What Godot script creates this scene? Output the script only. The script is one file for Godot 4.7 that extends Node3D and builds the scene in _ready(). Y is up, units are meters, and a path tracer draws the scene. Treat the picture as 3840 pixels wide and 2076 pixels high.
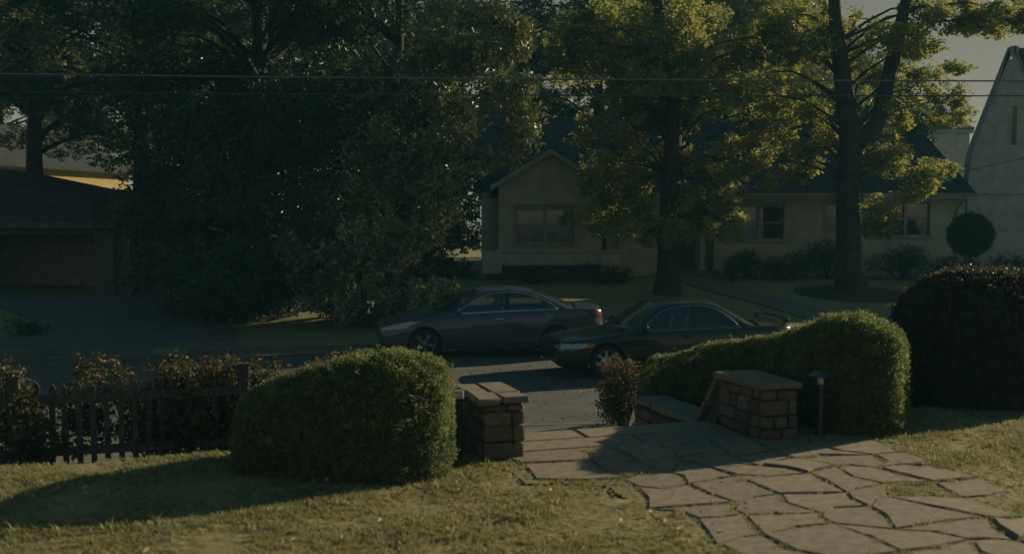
extends Node3D
# A shaded street seen across a front lawn: stone stair piers, clipped hedges, two sedans, a bungalow under maples.

var rng := RandomNumberGenerator.new()
var taken := {}
var mats := {}
var stones := []

func rf(a: float, b: float) -> float:
	return rng.randf_range(a, b)

func lin(r: float, g: float, b: float) -> Color:
	return Color(r, g, b).linear_to_srgb()

# ------------------------------------------------------------------ mesh collector
class MB:
	var v := PackedVector3Array()
	var n := PackedVector3Array()
	func t3(a: Vector3, b: Vector3, c: Vector3, na: Vector3, nb: Vector3, nc: Vector3) -> void:
		if (b - a).cross(c - a).dot(na + nb + nc) > 0.0:
			v.append(a); v.append(c); v.append(b)
			n.append(na); n.append(nc); n.append(nb)
		else:
			v.append(a); v.append(b); v.append(c)
			n.append(na); n.append(nb); n.append(nc)
	func q4(a: Vector3, b: Vector3, c: Vector3, d: Vector3, na: Vector3, nb: Vector3, nc: Vector3, nd: Vector3) -> void:
		t3(a, b, c, na, nb, nc)
		t3(a, c, d, na, nc, nd)
	func ft(a: Vector3, b: Vector3, c: Vector3, out: Vector3) -> void:
		var g := (b - a).cross(c - a).normalized()
		if g.dot(out) < 0.0:
			g = -g
		t3(a, b, c, g, g, g)
	func fq(a: Vector3, b: Vector3, c: Vector3, d: Vector3, out: Vector3) -> void:
		ft(a, b, c, out)
		ft(a, c, d, out)
	func box(t: Transform3D, s: Vector3, bev := 0.0) -> void:
		var h := s * 0.5
		var o := t.origin
		var b := minf(bev, minf(h.x, minf(h.y, h.z)) * 0.9)
		var p := {}
		for sx in [-1, 1]:
			for sy in [-1, 1]:
				for sz in [-1, 1]:
					for k in 3:
						var e := Vector3(sx * h.x, sy * h.y, sz * h.z)
						for j in 3:
							if j != k:
								e[j] -= b * [sx, sy, sz][j]
						p[[sx, sy, sz, k]] = t * e
		for k in 3:
			for s1 in [-1, 1]:
				var f := []
				for q in [[-1, -1], [1, -1], [1, 1], [-1, 1]]:
					var key := [0, 0, 0, k]
					key[k] = s1
					key[(k + 1) % 3] = q[0]
					key[(k + 2) % 3] = q[1]
					f.append(p[key])
				fq(f[0], f[1], f[2], f[3], (f[0] + f[2]) * 0.5 - o)
		if b <= 0.0:
			return
		for k in 3:
			for s1 in [-1, 1]:
				for s2 in [-1, 1]:
					var a := (k + 1) % 3
					var c := (k + 2) % 3
					var f := []
					for q in [[-1, a], [1, a], [1, c], [-1, c]]:
						var key := [0, 0, 0, q[1]]
						key[k] = q[0]
						key[a] = s1
						key[c] = s2
						f.append(p[key])
					fq(f[0], f[1], f[2], f[3], (f[0] + f[2]) * 0.5 - o)
		for sx in [-1, 1]:
			for sy in [-1, 1]:
				for sz in [-1, 1]:
					var f0: Vector3 = p[[sx, sy, sz, 0]]
					ft(f0, p[[sx, sy, sz, 1]], p[[sx, sy, sz, 2]], f0 - o)
	func bx(x0: float, x1: float, y0: float, y1: float, z0: float, z1: float, bev := 0.0) -> void:
		box(Transform3D(Basis(), Vector3((x0 + x1) / 2, (y0 + y1) / 2, (z0 + z1) / 2)), Vector3(absf(x1 - x0), absf(y1 - y0), absf(z1 - z0)), bev)
	func prism(poly: Array, y0: float, y1: float, bev: float, t: Transform3D) -> void:
		var c := Vector2()
		for q in poly:
			c += q
		c /= poly.size()
		var top := []
		var rim := []
		var low := []
		for q in poly:
			var d: Vector2 = q - c
			var l := d.length()
			var i: Vector2 = c + d * maxf(0.1, (l - bev) / maxf(l, 0.001))
			top.append(t * Vector3(i.x, y1, i.y))
			rim.append(t * Vector3(q.x, y1 - bev, q.y))
			low.append(t * Vector3(q.x, y0, q.y))
		var up := t.basis.y
		var ct := t * Vector3(c.x, y1, c.y)
		var cm := t * Vector3(c.x, (y0 + y1) / 2, c.y)
		for k in poly.size():
			var j := (k + 1) % poly.size()
			ft(ct, top[k], top[j], up)
			fq(rim[k], rim[j], top[j], top[k], up + (rim[k] - cm))
			fq(low[k], low[j], rim[j], rim[k], (rim[k] + rim[j]) * 0.5 - cm)
	func slab(a: Vector3, b: Vector3, c: Vector3, d: Vector3, down: Vector3) -> void:
		var m := (a + b + c + d) / 4 + down / 2
		var e := [a, b, c, d]
		fq(a, b, c, d, -down)
		fq(a + down, b + down, c + down, d + down, down)
		for k in 4:
			var j := (k + 1) % 4
			fq(e[k], e[j], e[j] + down, e[k] + down, (e[k] + e[j]) / 2 + down / 2 - m)
	func lathe(prof: Array, seg: int, t: Transform3D) -> void: # (radius, height) pairs, round t's y axis
		var nn := []
		for k in prof.size():
			var d: Vector2 = prof[mini(k + 1, prof.size() - 1)] - prof[maxi(k - 1, 0)]
			nn.append(Vector2(d.y, -d.x).normalized())
		for s in seg:
			var a0 := TAU * s / seg
			var a1 := TAU * (s + 1) / seg
			var u0 := Vector3(cos(a0), 0, sin(a0))
			var u1 := Vector3(cos(a1), 0, sin(a1))
			for k in prof.size() - 1:
				var p0: Vector2 = prof[k]
				var p1: Vector2 = prof[k + 1]
				var b := t.basis.orthonormalized()
				var y := Vector3.UP
				q4(t * (u0 * p0.x + y * p0.y), t * (u1 * p0.x + y * p0.y), t * (u1 * p1.x + y * p1.y), t * (u0 * p1.x + y * p1.y), b * (u0 * nn[k].x + y * nn[k].y), b * (u1 * nn[k].x + y * nn[k].y), b * (u1 * nn[k + 1].x + y * nn[k + 1].y), b * (u0 * nn[k + 1].x + y * nn[k + 1].y))
	func tube(pts: Array, rad: Array, sides := 8, cap := true) -> void:
		var rings := []
		var side := Vector3.RIGHT
		for k in pts.size():
			var d: Vector3 = (pts[mini(k + 1, pts.size() - 1)] - pts[maxi(k - 1, 0)]).normalized()
			side = (side - d * side.dot(d))
			if side.length() < 0.05:
				side = d.cross(Vector3.FORWARD) if absf(d.z) < 0.9 else d.cross(Vector3.UP)
			side = side.normalized()
			var w := d.cross(side)
			var ring := []
			var r: float = rad[k] if k < rad.size() else rad[rad.size() - 1]
			for s in sides:
				var a := TAU * s / sides
				var u := side * cos(a) + w * sin(a)
				ring.append([pts[k] + u * r, u])
			rings.append(ring)
		for k in pts.size() - 1:
			for s in sides:
				var j := (s + 1) % sides
				var A: Array = rings[k][s]
				var B: Array = rings[k][j]
				var C: Array = rings[k + 1][j]
				var D: Array = rings[k + 1][s]
				q4(A[0], B[0], C[0], D[0], A[1], B[1], C[1], D[1])
		if cap:
			for e in [0, pts.size() - 1]:
				var o: Vector3 = pts[e] - pts[1 if e == 0 else e - 1]
				for s in sides:
					ft(pts[e], rings[e][s][0], rings[e][(s + 1) % sides][0], o)
	func grid(P: Array, out: Callable) -> void: # rows of points; out(p) tells the outer side
		var N := []
		for i in P.size():
			var row := PackedVector3Array()
			for j in P[i].size():
				var du: Vector3 = P[mini(i + 1, P.size() - 1)][j] - P[maxi(i - 1, 0)][j]
				var dv: Vector3 = P[i][mini(j + 1, P[i].size() - 1)] - P[i][maxi(j - 1, 0)]
				var g := du.cross(dv)
				var o: Vector3 = out.call(P[i][j])
				if g.length() < 1e-9:
					g = o
				if g.dot(o) < 0:
					g = -g
				row.append(g.normalized())
			N.append(row)
		for i in P.size() - 1:
			for j in P[i].size() - 1:
				q4(P[i][j], P[i + 1][j], P[i + 1][j + 1], P[i][j + 1], N[i][j], N[i + 1][j], N[i + 1][j + 1], N[i][j + 1])
	func mesh() -> ArrayMesh:
		var a := []
		a.resize(Mesh.ARRAY_MAX)
		a[Mesh.ARRAY_VERTEX] = v
		a[Mesh.ARRAY_NORMAL] = n
		var m := ArrayMesh.new()
		m.add_surface_from_arrays(Mesh.PRIMITIVE_TRIANGLES, a)
		return m

# ------------------------------------------------------------------ scene tree helpers
func numbered(called: String, parent: Node) -> String:
	var key := str(parent.get_instance_id()) + called
	var k: int = taken.get(key, 0)
	taken[key] = k + 1
	return called if k == 0 else "%s_%03d" % [called, k]

func put(called: String, mesh: Mesh, m: Material, parent: Node = self, at := Transform3D()) -> MeshInstance3D:
	var o := MeshInstance3D.new()
	o.name = numbered(called, parent)
	o.mesh = mesh
	o.material_override = m
	o.transform = at
	parent.add_child(o, true)
	return o

func obj(called: String, mb: MB, m: Material, parent: Node = self) -> MeshInstance3D:
	return put(called, mb.mesh(), m, parent)

func tag(o: Node, label: String, category := "", group := "", kind := "") -> Node:
	if label:
		o.set_meta("label", label)
	if category:
		o.set_meta("category", category)
	if group:
		o.set_meta("group", group)
	if kind:
		o.set_meta("kind", kind)
	return o

func thing(called: String, label: String, category: String, at := Vector3.ZERO, turn := 0.0, group := "") -> Node3D:
	var o := Node3D.new()
	o.name = numbered(called, self)
	add_child(o, true)
	o.position = at
	o.rotation.y = turn
	tag(o, label, category, group)
	return o

func setting(called: String, mb: MB, m: Material) -> MeshInstance3D:
	var o := obj(called, mb, m)
	o.set_meta("kind", "structure")
	return o

func scatter(called: String, mesh: Mesh, m: Material, xf: Array, cols: Array, parent: Node = self) -> MultiMeshInstance3D:
	var mm := MultiMesh.new()
	mm.transform_format = MultiMesh.TRANSFORM_3D
	mm.use_colors = true
	mm.mesh = mesh
	mm.instance_count = xf.size()
	var b := PackedFloat32Array()
	b.resize(xf.size() * 16)
	var at := 0
	for k in xf.size():
		var t: Transform3D = xf[k]
		var c: Color = cols[k]
		for r in 3:
			b[at] = t.basis.x[r]; b[at + 1] = t.basis.y[r]; b[at + 2] = t.basis.z[r]; b[at + 3] = t.origin[r]
			at += 4
		b[at] = c.r; b[at + 1] = c.g; b[at + 2] = c.b; b[at + 3] = 1.0
		at += 4
	mm.buffer = b
	var o := MultiMeshInstance3D.new()
	o.name = numbered(called, parent)
	o.multimesh = mm
	o.material_override = m
	o.set_meta("kind", "stuff")
	parent.add_child(o, true)
	return o

# ------------------------------------------------------------------ materials
func ntex(sd: int, freq: float, lo: Color, hi: Color, fine := 0.35, size := 512, stretch := 1.0) -> ImageTexture:
	var f1 := FastNoiseLite.new()
	f1.seed = sd
	f1.frequency = freq
	f1.fractal_octaves = 5
	var f2 := FastNoiseLite.new()
	f2.seed = sd + 7
	f2.frequency = 0.22
	f2.fractal_octaves = 2
	var a := f1.get_seamless_image(size, int(size / stretch))
	if stretch != 1.0:
		a.resize(size, size, Image.INTERPOLATE_CUBIC)
	var b := f2.get_seamless_image(size, size)
	a.convert(Image.FORMAT_L8)
	b.convert(Image.FORMAT_L8)
	var da := a.get_data()
	var db := b.get_data()
	var out := PackedByteArray()
	out.resize(size * size * 3)
	for k in size * size:
		var t := clampf((da[k] * (1.0 - fine) + db[k] * fine) / 255.0 * 1.5 - 0.25, 0.0, 1.0)
		out[k * 3] = int(255 * lerpf(lo.r, hi.r, t))
		out[k * 3 + 1] = int(255 * lerpf(lo.g, hi.g, t))
		out[k * 3 + 2] = int(255 * lerpf(lo.b, hi.b, t))
	return ImageTexture.create_from_image(Image.create_from_data(size, size, false, Image.FORMAT_RGB8, out))

func plain(c: Color, rough := 0.8, metal := 0.0) -> StandardMaterial3D:
	var m := StandardMaterial3D.new()
	m.albedo_color = c
	m.roughness = rough
	m.metallic = metal
	return m

func textured(t: Texture2D, size: float, rough := 0.9, relief := 0.0, tint := Color.WHITE) -> StandardMaterial3D:
	var m := plain(tint, rough)
	m.albedo_texture = t
	m.uv1_triplanar = true
	m.uv1_world_triplanar = true
	m.uv1_scale = Vector3.ONE / size
	if relief > 0.0:
		m.heightmap_enabled = true
		m.heightmap_texture = t
		m.heightmap_scale = relief
	return m

func leafy(rough: float, through: float, spec := 0.4) -> StandardMaterial3D:
	var m := plain(Color.WHITE, rough)
	m.vertex_color_use_as_albedo = true
	m.metallic_specular = spec
	m.backlight_enabled = through > 0.0
	m.backlight = Color(through, through, through)
	m.cull_mode = BaseMaterial3D.CULL_DISABLED
	return m

func glass(tint: Color, alpha: float) -> StandardMaterial3D:
	var m := plain(tint, 0.03)
	m.transparency = BaseMaterial3D.TRANSPARENCY_ALPHA
	m.albedo_color.a = alpha
	m.metallic_specular = 0.6
	return m

func paint(c: Color, rough := 0.35) -> StandardMaterial3D:
	var m := plain(c, rough)
	m.metallic = 0.0
	m.metallic_specular = 0.25
	m.clearcoat_enabled = true
	m.clearcoat = 0.9
	m.clearcoat_roughness = 0.05
	return m

# ------------------------------------------------------------------ the lie of the land
const SO := Vector2(1.255, -9.35)          # middle of the stair head
const SE := Vector2(0.9563, -0.2924)       # along the garden wall
const SN := Vector2(-0.2924, -0.9563)      # down the steps, to the street

func st(s: float, t: float, y := 0.0) -> Vector3:
	var p := SO + SE * s + SN * t
	return Vector3(p.x, y, p.y)

func lie(x: float, z: float) -> float:
	var r := -z - 0.15 * x
	var p := Vector2(x, z) - SO
	var t := p.dot(SN)
	var s := p.dot(SE)
	if r < 18.0:
		var f := clampf(maxf((t - 0.9) / 1.5, (r - 10.9) / 1.2), 0.0, 1.0)
		f = f * f * (3 - 2 * f)
		var y := -0.68 * f + 0.012 * sin(x * 1.7 + z) * (1 - f)
		if s > (-1.4 if t > -0.85 else -0.8) and s < 2.35 and t < 0.4 and t > -7.4:
			y -= 0.04
		if absf(s) < 1.55 and t > 0.3:
			y = minf(y, -0.25 if t < 1.0 else -0.9)
		if r > 12.1:
			y = -0.72
		if r > 13.5:
			y = -0.95
		return y
	if r < 23.2:
		return -0.95
	var k := smoothstep(-8.0, -3.0, x)
	var up := lerpf(0.036, 0.08, k)
	var rise := (r - 23.25) * up
	return -0.63 + minf(rise, lerpf(0.55, 0.8, k) + (r - 23.25) * 0.004)

# ------------------------------------------------------------------ foliage helpers
func leaf_into(mb: MB, o: Vector3, d: Vector3, nrm: Vector3, l: float, w: float, fold: float, bend := 0.15) -> void:
	var s := d.cross(nrm).normalized()
	var up := s.cross(d).normalized()
	var mid := o + d * l * 0.45
	var tip := o + d * l - up * l * bend
	var a := mid + s * w * 0.5 + up * fold * w
	var b := mid - s * w * 0.5 + up * fold * w
	mb.ft(o, a, tip, up)
	mb.ft(o, tip, b, up)

func rdir() -> Vector3:
	var z := rf(-1, 1)
	var a := rf(0, TAU)
	var r := sqrt(1 - z * z)
	return Vector3(r * cos(a), z, r * sin(a))

func sprig(count: int, size: float, l: float, w: float, fold := 0.15) -> ArrayMesh:
	var mb := MB.new()
	for k in count:
		var o := rdir() * size * pow(rf(0.05, 1), 0.5)
		o.y *= 0.6
		var d := (rdir() + o.normalized() * 0.7 + Vector3(0, -0.25, 0)).normalized()
		var nn := (rdir() * 0.9 + Vector3.UP).normalized()
		leaf_into(mb, o, d, nn, l * rf(0.75, 1.2), w * rf(0.8, 1.2), fold)
	return mb.mesh()

func rbasis(sc: float) -> Basis:
	return Basis(rdir(), rf(0, TAU)).scaled(Vector3.ONE * sc)

func clump_xf(cl: Array, per: float, xf: Array, cols: Array, pal: Array, sc := 1.0, droop := 0.0) -> void:
	# cl: [centre, rx, ry, rz]; per: sprigs for each square metre of its outline
	var c: Vector3 = cl[0]
	var num := int(per * (cl[1] * cl[2] + cl[1] * cl[3] + cl[2] * cl[3]) * 1.05)
	for k in num:
		var d := rdir()
		var r := lerpf(0.35, 1.0, pow(rng.randf(), 0.6))
		var p := c + Vector3(d.x * cl[1], d.y * cl[2], d.z * cl[3]) * r
		p.y -= droop * (d.x * d.x + d.z * d.z) * r * r * cl[1]
		xf.append(Transform3D(Basis(Vector3.UP, rf(0, TAU)).rotated(rdir(), rf(0, 0.7)).scaled(Vector3.ONE * sc * rf(0.75, 1.25)), p))
		var a: Color = pal[rng.randi() % pal.size()]
		cols.append(a * rf(0.8, 1.2))

func trunk_and_limbs(t: Node3D, spine: Array, rad: Array, ends: Array, bark: Material, from_y: float, thick := 0.09) -> void:
	var mb := MB.new()
	mb.tube(spine, rad, 12)
	for e in ends:
		var p: Vector3 = e
		var best: Vector3 = spine[0]
		var bd := 1e9
		for k in spine.size() - 1:
			for j in 5:
				var q: Vector3 = spine[k].lerp(spine[k + 1], j / 5.0)
				var dd: float = absf(q.y - (p.y - 1.2)) + Vector2(q.x - p.x, q.z - p.z).length() * 0.2
				if dd < bd and q.y > from_y:
					bd = dd
					best = q
		var m := best.lerp(p, 0.5) + Vector3(rf(-0.2, 0.2), 0.35 + rf(0, 0.3), rf(-0.2, 0.2))
		mb.tube([best, best.lerp(m, 0.55) + Vector3(0, 0.08, 0), m, p.lerp(m, 0.4) + Vector3(0, 0.12, 0), p], [thick, thick * 0.8, thick * 0.6, thick * 0.4, thick * 0.15], 5)
	obj("trunk", mb, bark, t)

# a broad tree whose clumps are made up from a seed
func crown_tree(called: String, label: String, at: Vector3, height: float, radius: float, low: float, clumps: int, per: float, csize: float, leaf: Mesh, m: Material, pal: Array, bark: Material, sd: int, lean := Vector3.ZERO, group := "", sc := 1.0) -> Node3D:
	rng.seed = sd
	var t := thing(called, label, "tree", at, 0.0, group)
	var spine := []
	var rad := []
	for k in 6:
		var f := k / 5.0
		spine.append(Vector3(lean.x * f * f + rf(-0.12, 0.12) * f, height * 0.86 * f - 0.15, lean.z * f * f + rf(-0.12, 0.12) * f))
		rad.append(lerpf(height * 0.034, 0.05, pow(f, 0.8)) * (1.35 if k == 0 else 1.0))
	var xf := []
	var cols := []
	var ends := []
	for k in clumps:
		var f := pow(rng.randf(), 0.8)
		var y := lerpf(low, height, f)
		var ring := radius * sqrt(maxf(0.06, 1.0 - pow(absf(f - 0.35) / 0.72, 2.0)))
		var a := rf(0, TAU)
		var rr := ring * sqrt(rf(0.15, 1.0))
		var c := Vector3(cos(a) * rr, y, sin(a) * rr) + lean * (y / height) * (y / height)
		var s := csize * rf(0.7, 1.3)
		clump_xf([c, s, s * 0.55, s], per, xf, cols, pal, sc, 0.25)
		if k % 2 == 0:
			ends.append(c)
	trunk_and_limbs(t, spine, rad, ends, bark, low * 0.5)
	scatter("crown", leaf, m, xf, cols, t)
	return t

# a clipped hedge: an arched section carried along an axis, with leaves all over it
func hedge(t: Node3D, axis: Array, hw: Array, top: Array, base: Array, roundness: float, per_m2: float, leaf: Mesh, m: Material, pal: Array, core_m: Material, sq := 0.62) -> void:
	var nu := 40
	var nv := 28
	var P := []
	var L := []
	var nz := FastNoiseLite.new()
	nz.seed = 5
	nz.frequency = 1.6
	var pick := func(a: Array, u: float):
		var q := clampf(u, 0, 1) * (a.size() - 1)
		var i := mini(int(q), a.size() - 2)
		var f := q - i
		f = lerpf(f, f * f * (3 - 2 * f), 0.6)
		return lerp(a[i], a[i + 1], f)
	for i in nu + 1:
		var u0 := i / float(nu)
		var u := 0.5 - 0.5 * cos(PI * u0)
		var k := pow(maxf(0.0, 1.0 - pow(absf(2 * u - 1), roundness)), 1.0 / roundness)
		var c: Vector3 = pick.call(axis, u)
		var ci: Vector3 = pick.call(axis, 0.5 + (u - 0.5) * 0.93)
		var d: Vector3 = (pick.call(axis, u + 0.02) - pick.call(axis, u - 0.02))
		d.y = 0
		var side := d.normalized().cross(Vector3.UP)
		var w: float = pick.call(hw, u) * k
		var b: float = pick.call(base, u)
		var h: float = (pick.call(top, u) - b) * (0.35 + 0.65 * pow(k, 0.6))
		var row := PackedVector3Array()
		var row2 := PackedVector3Array()
		for j in nv + 1:
			var a := PI * j / nv
			var cx := signf(cos(a)) * pow(absf(cos(a)), sq)
			var sy := pow(sin(a), sq + 0.1)
			var p := c + side * w * cx * (1.0 - 0.08 * (1.0 - sy))
			p.y = b + h * sy
			var g := 1.0 + 0.05 * nz.get_noise_3dv(p * 2.0)
			p = Vector3(c.x, b, c.z) + (p - Vector3(c.x, b, c.z)) * g
			row.append(p)
			row2.append(Vector3(ci.x, b, ci.z) + (p - Vector3(c.x, b, c.z)) * Vector3(0.92, 0.94, 0.92))
		P.append(row2)
		L.append(row)
	var core := MB.new()
	var mid: Vector3 = pick.call(axis, 0.5)
	var inside := func(p: Vector3) -> Vector3:
		var best := 1e9
		var o := mid
		for k in 9:
			var q: Vector3 = pick.call(axis, k / 8.0)
			var dd := Vector2(q.x - p.x, q.z - p.z).length()
			if dd < best:
				best = dd
				o = q
		return p - Vector3(o.x, minf(p.y, 0.3), o.z)
	core.grid(P, inside)
	obj("branches", core, core_m, t)
	var xf := []
	var cols := []
	for i in nu:
		for j in nv:
			var a: Vector3 = L[i][j]
			var e1: Vector3 = L[i + 1][j] - a
			var e2: Vector3 = L[i][j + 1] - a
			var g := e1.cross(e2)
			var want := g.length() * per_m2 * 0.9
			var num := int(want) + (1 if rng.randf() < want - int(want) else 0)
			if num == 0:
				continue
			var o: Vector3 = inside.call(a)
			g = g.normalized()
			if g.dot(o) < 0:
				g = -g
			for q in num:
				var p := a + e1 * rng.randf() + e2 * rng.randf() + g * rf(-0.05, 0.015)
				var tone := nz.get_noise_3dv(p * 1.7)
				if rng.randf() < -tone * 1.1 - 0.1:
					continue
				if rng.randf() < 0.035:
					p += g * rf(0.01, 0.07)
				var nn := (g + rdir() * 0.4).normalized()
				var s := nn.cross(rdir()).normalized()
				xf.append(Transform3D(Basis(s, nn, s.cross(nn)).scaled(Vector3.ONE * rf(0.7, 1.25)), p))
				cols.append(pal[rng.randi() % pal.size()] * rf(0.75, 1.25) * (1.0 + 0.5 * tone))
	scatter("foliage", leaf, m, xf, cols, t)

# ------------------------------------------------------------------ sedans
func pc(k: Array, x: float) -> float: # smooth curve through [x0, y0, x1, y1, ...]
	var num := k.size() / 2
	if x <= k[0]:
		return k[1]
	if x >= k[2 * num - 2]:
		return k[2 * num - 1]
	var i := 0
	while x > k[2 * i + 2]:
		i += 1
	var x0: float = k[2 * i]
	var x1: float = k[2 * i + 2]
	var y0: float = k[2 * i + 1]
	var y1: float = k[2 * i + 3]
	var h := x1 - x0
	var d := (y1 - y0) / h
	var m0 := d
	var m1 := d
	if i > 0:
		var dp: float = (y0 - k[2 * i - 1]) / (x0 - k[2 * i - 2])
		m0 = 0.0 if dp * d <= 0 else 2 * dp * d / (dp + d)
	if i < num - 2:
		var dn: float = (k[2 * i + 5] - y1) / (k[2 * i + 4] - x1)
		m1 = 0.0 if dn * d <= 0 else 2 * dn * d / (dn + d)
	var t := (x - x0) / h
	var t2 := t * t
	var t3 := t2 * t
	return (2 * t3 - 3 * t2 + 1) * y0 + (t3 - 2 * t2 + t) * h * m0 + (-2 * t3 + 3 * t2) * y1 + (t3 - t2) * h * m1

const BULGE := [0.0, 0.91, 0.06, 0.945, 0.16, 0.975, 0.38, 0.998, 0.55, 1.0, 0.78, 0.985, 0.9, 0.965, 1.0, 0.93]

func body_point(c: Dictionary, x: float, r: float) -> Vector3: # r 0..1 up the flank, 1..2 over to the centre line
	var w := pc(c.w, x)
	var ys := pc(c.ys, x)
	if r <= 1.0:
		var yb := pc(c.yb, x)
		return Vector3(x, lerpf(yb, ys, r), w * pc(BULGE, r))
	var q := r - 1.0
	return Vector3(x, ys + (pc(c.yt, x) - ys) * (1.0 - pow(1.0 - q, 2.6)), 0.93 * w * (1.0 - q))

func cabin_point(c: Dictionary, x: float, r: float) -> Vector3:
	var ye := pc(c.ye, x)
	var ze := pc(c.ze, x)
	var b := body_point(c, x, 1.0)
	b.y -= 0.02
	b.z -= 0.012
	if r <= 1.0:
		if ye < b.y + 0.01:
			return Vector3(x, ye, ze)
		return Vector3(x, lerpf(b.y, ye, r), lerpf(b.z, ze, r) + 0.025 * sin(PI * r))
	var q := r - 1.0
	return Vector3(x, ye + (pc(c.yc, x) - ye) * (1.0 - pow(1.0 - q, 2.2)), ze * (1.0 - q))

func in_poly(p: Array, x: float, y: float) -> bool:
	var a := PackedVector2Array()
	for k in p.size() / 2:
		a.append(Vector2(p[2 * k], p[2 * k + 1]))
	return Geometry2D.is_point_in_polygon(Vector2(x, y), a)

func car_skin(P: Array, N: Array, part: Callable, mbs: Dictionary) -> void:
	for i in P.size() - 1:
		for j in P[i].size() - 1:
			var m: Vector3 = (P[i][j] + P[i + 1][j + 1]) * 0.5
			var key: String = part.call(m, i, j)
			if key == "":
				continue
			for s in [1.0, -1.0]:
				var kk := key + ("" if s > 0 else "|far")
				if not mbs.has(kk):
					mbs[kk] = MB.new()
				var f := Vector3(1, 1, s)
				mbs[kk].q4(P[i][j] * f, P[i + 1][j] * f, P[i + 1][j + 1] * f, P[i][j + 1] * f, N[i][j] * f, N[i + 1][j] * f, N[i + 1][j + 1] * f, N[i][j + 1] * f)

func skin_normals(P: Array, mid: float) -> Array:
	var N := []
	for i in P.size():
		var row := PackedVector3Array()
		for j in P[i].size():
			var du: Vector3 = P[mini(i + 1, P.size() - 1)][j] - P[maxi(i - 1, 0)][j]
			var dv: Vector3 = P[i][mini(j + 1, P[i].size() - 1)] - P[i][maxi(j - 1, 0)]
			var g := du.cross(dv)
			var o := Vector3(0, P[i][j].y - mid, P[i][j].z)
			if g.length() < 1e-9:
				g = Vector3.UP
			if g.dot(o) < 0:
				g = -g
			row.append(g.normalized())
		N.append(row)
	return N

func make_wheel(t: Node3D, c: Dictionary, x: float, z: float) -> void:
	var R: float = c.R
	var rr: float = c.rim_r
	var s := signf(z)
	var tr := Transform3D(Basis(Vector3.RIGHT, PI / 2 * s), Vector3(x, R, z))   # wheel axis outwards
	var o := Node3D.new()
	o.name = numbered("wheel", t)
	t.add_child(o, true)
	var ty := MB.new()
	var prof := []
	for k in 13:
		var a := PI * k / 12.0
		prof.append(Vector2(rr + (R - rr) * pow(sin(a), 0.45), -0.11 * cos(a) - 0.02))
	ty.lathe(prof, 40, tr)
	ty.lathe([Vector2(0.01, -0.09), Vector2(rr, -0.1)], 24, tr)
	obj("tyre", ty, mats.tyre, o)
	var rim := MB.new()
	rim.lathe([Vector2(rr * 1.01, 0.04), Vector2(rr * 1.0, 0.075), Vector2(rr * 0.95, 0.078), Vector2(rr * 0.9, 0.06), Vector2(rr * 0.86, -0.02)], 40, tr)
	var hole: float = c.hub
	rim.lathe([Vector2(rr * hole, 0.02), Vector2(rr * hole * 0.92, 0.055), Vector2(rr * 0.3, 0.062), Vector2(rr * 0.2, 0.07), Vector2(0.0, 0.072)], 28, tr)
	for k in int(c.spokes):
		var a: float = TAU * k / c.spokes + 0.2
		var e: float = TAU / c.spokes * c.spoke_w
		var i0 := rr * hole * 0.85
		var i1 := rr * 0.93
		var pts := []
		for q in [[i0, -e * 0.8], [i0, e * 0.8], [i1, e * 0.62], [i1, -e * 0.62]]:
			pts.append(Vector2(q[0] * cos(a + q[1]), q[0] * sin(a + q[1])))
		rim.prism(pts, 0.0, 0.06, 0.006, tr)
	obj("rim", rim, c.rim_m, o)
	var dk := MB.new()
	dk.lathe([Vector2(0.02, -0.01), Vector2(rr * 0.87, -0.015)], 24, tr)
	obj("brake_disc", dk, mats.dark, o)
	for k in 5:
		var a := TAU * k / 5.0 + 0.5
		var nb := MB.new()
		nb.lathe([Vector2(0.014, 0.06), Vector2(0.012, 0.078), Vector2(0.0, 0.08)], 8, tr * Transform3D(Basis(), Vector3(cos(a), 0, sin(a)) * rr * 0.26))
		obj("wheel_nut", nb, mats.dark, o)

func curve_on(c: Dictionary, poly: Array, off: float) -> Array: # points of a window outline laid on the cabin flank
	var pts := []
	var num := poly.size() / 2
	for k in num + 1:
		var i := k % num
		var x: float = poly[2 * i]
		var y: float = poly[2 * i + 1]
		var b := cabin_point(c, x, 0.0)
		var r := clampf((y - b.y) / maxf(0.02, pc(c.ye, x) - b.y), 0, 1)
		var p := cabin_point(c, x, r)
		p.z += off
		pts.append(p)
	return pts

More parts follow.
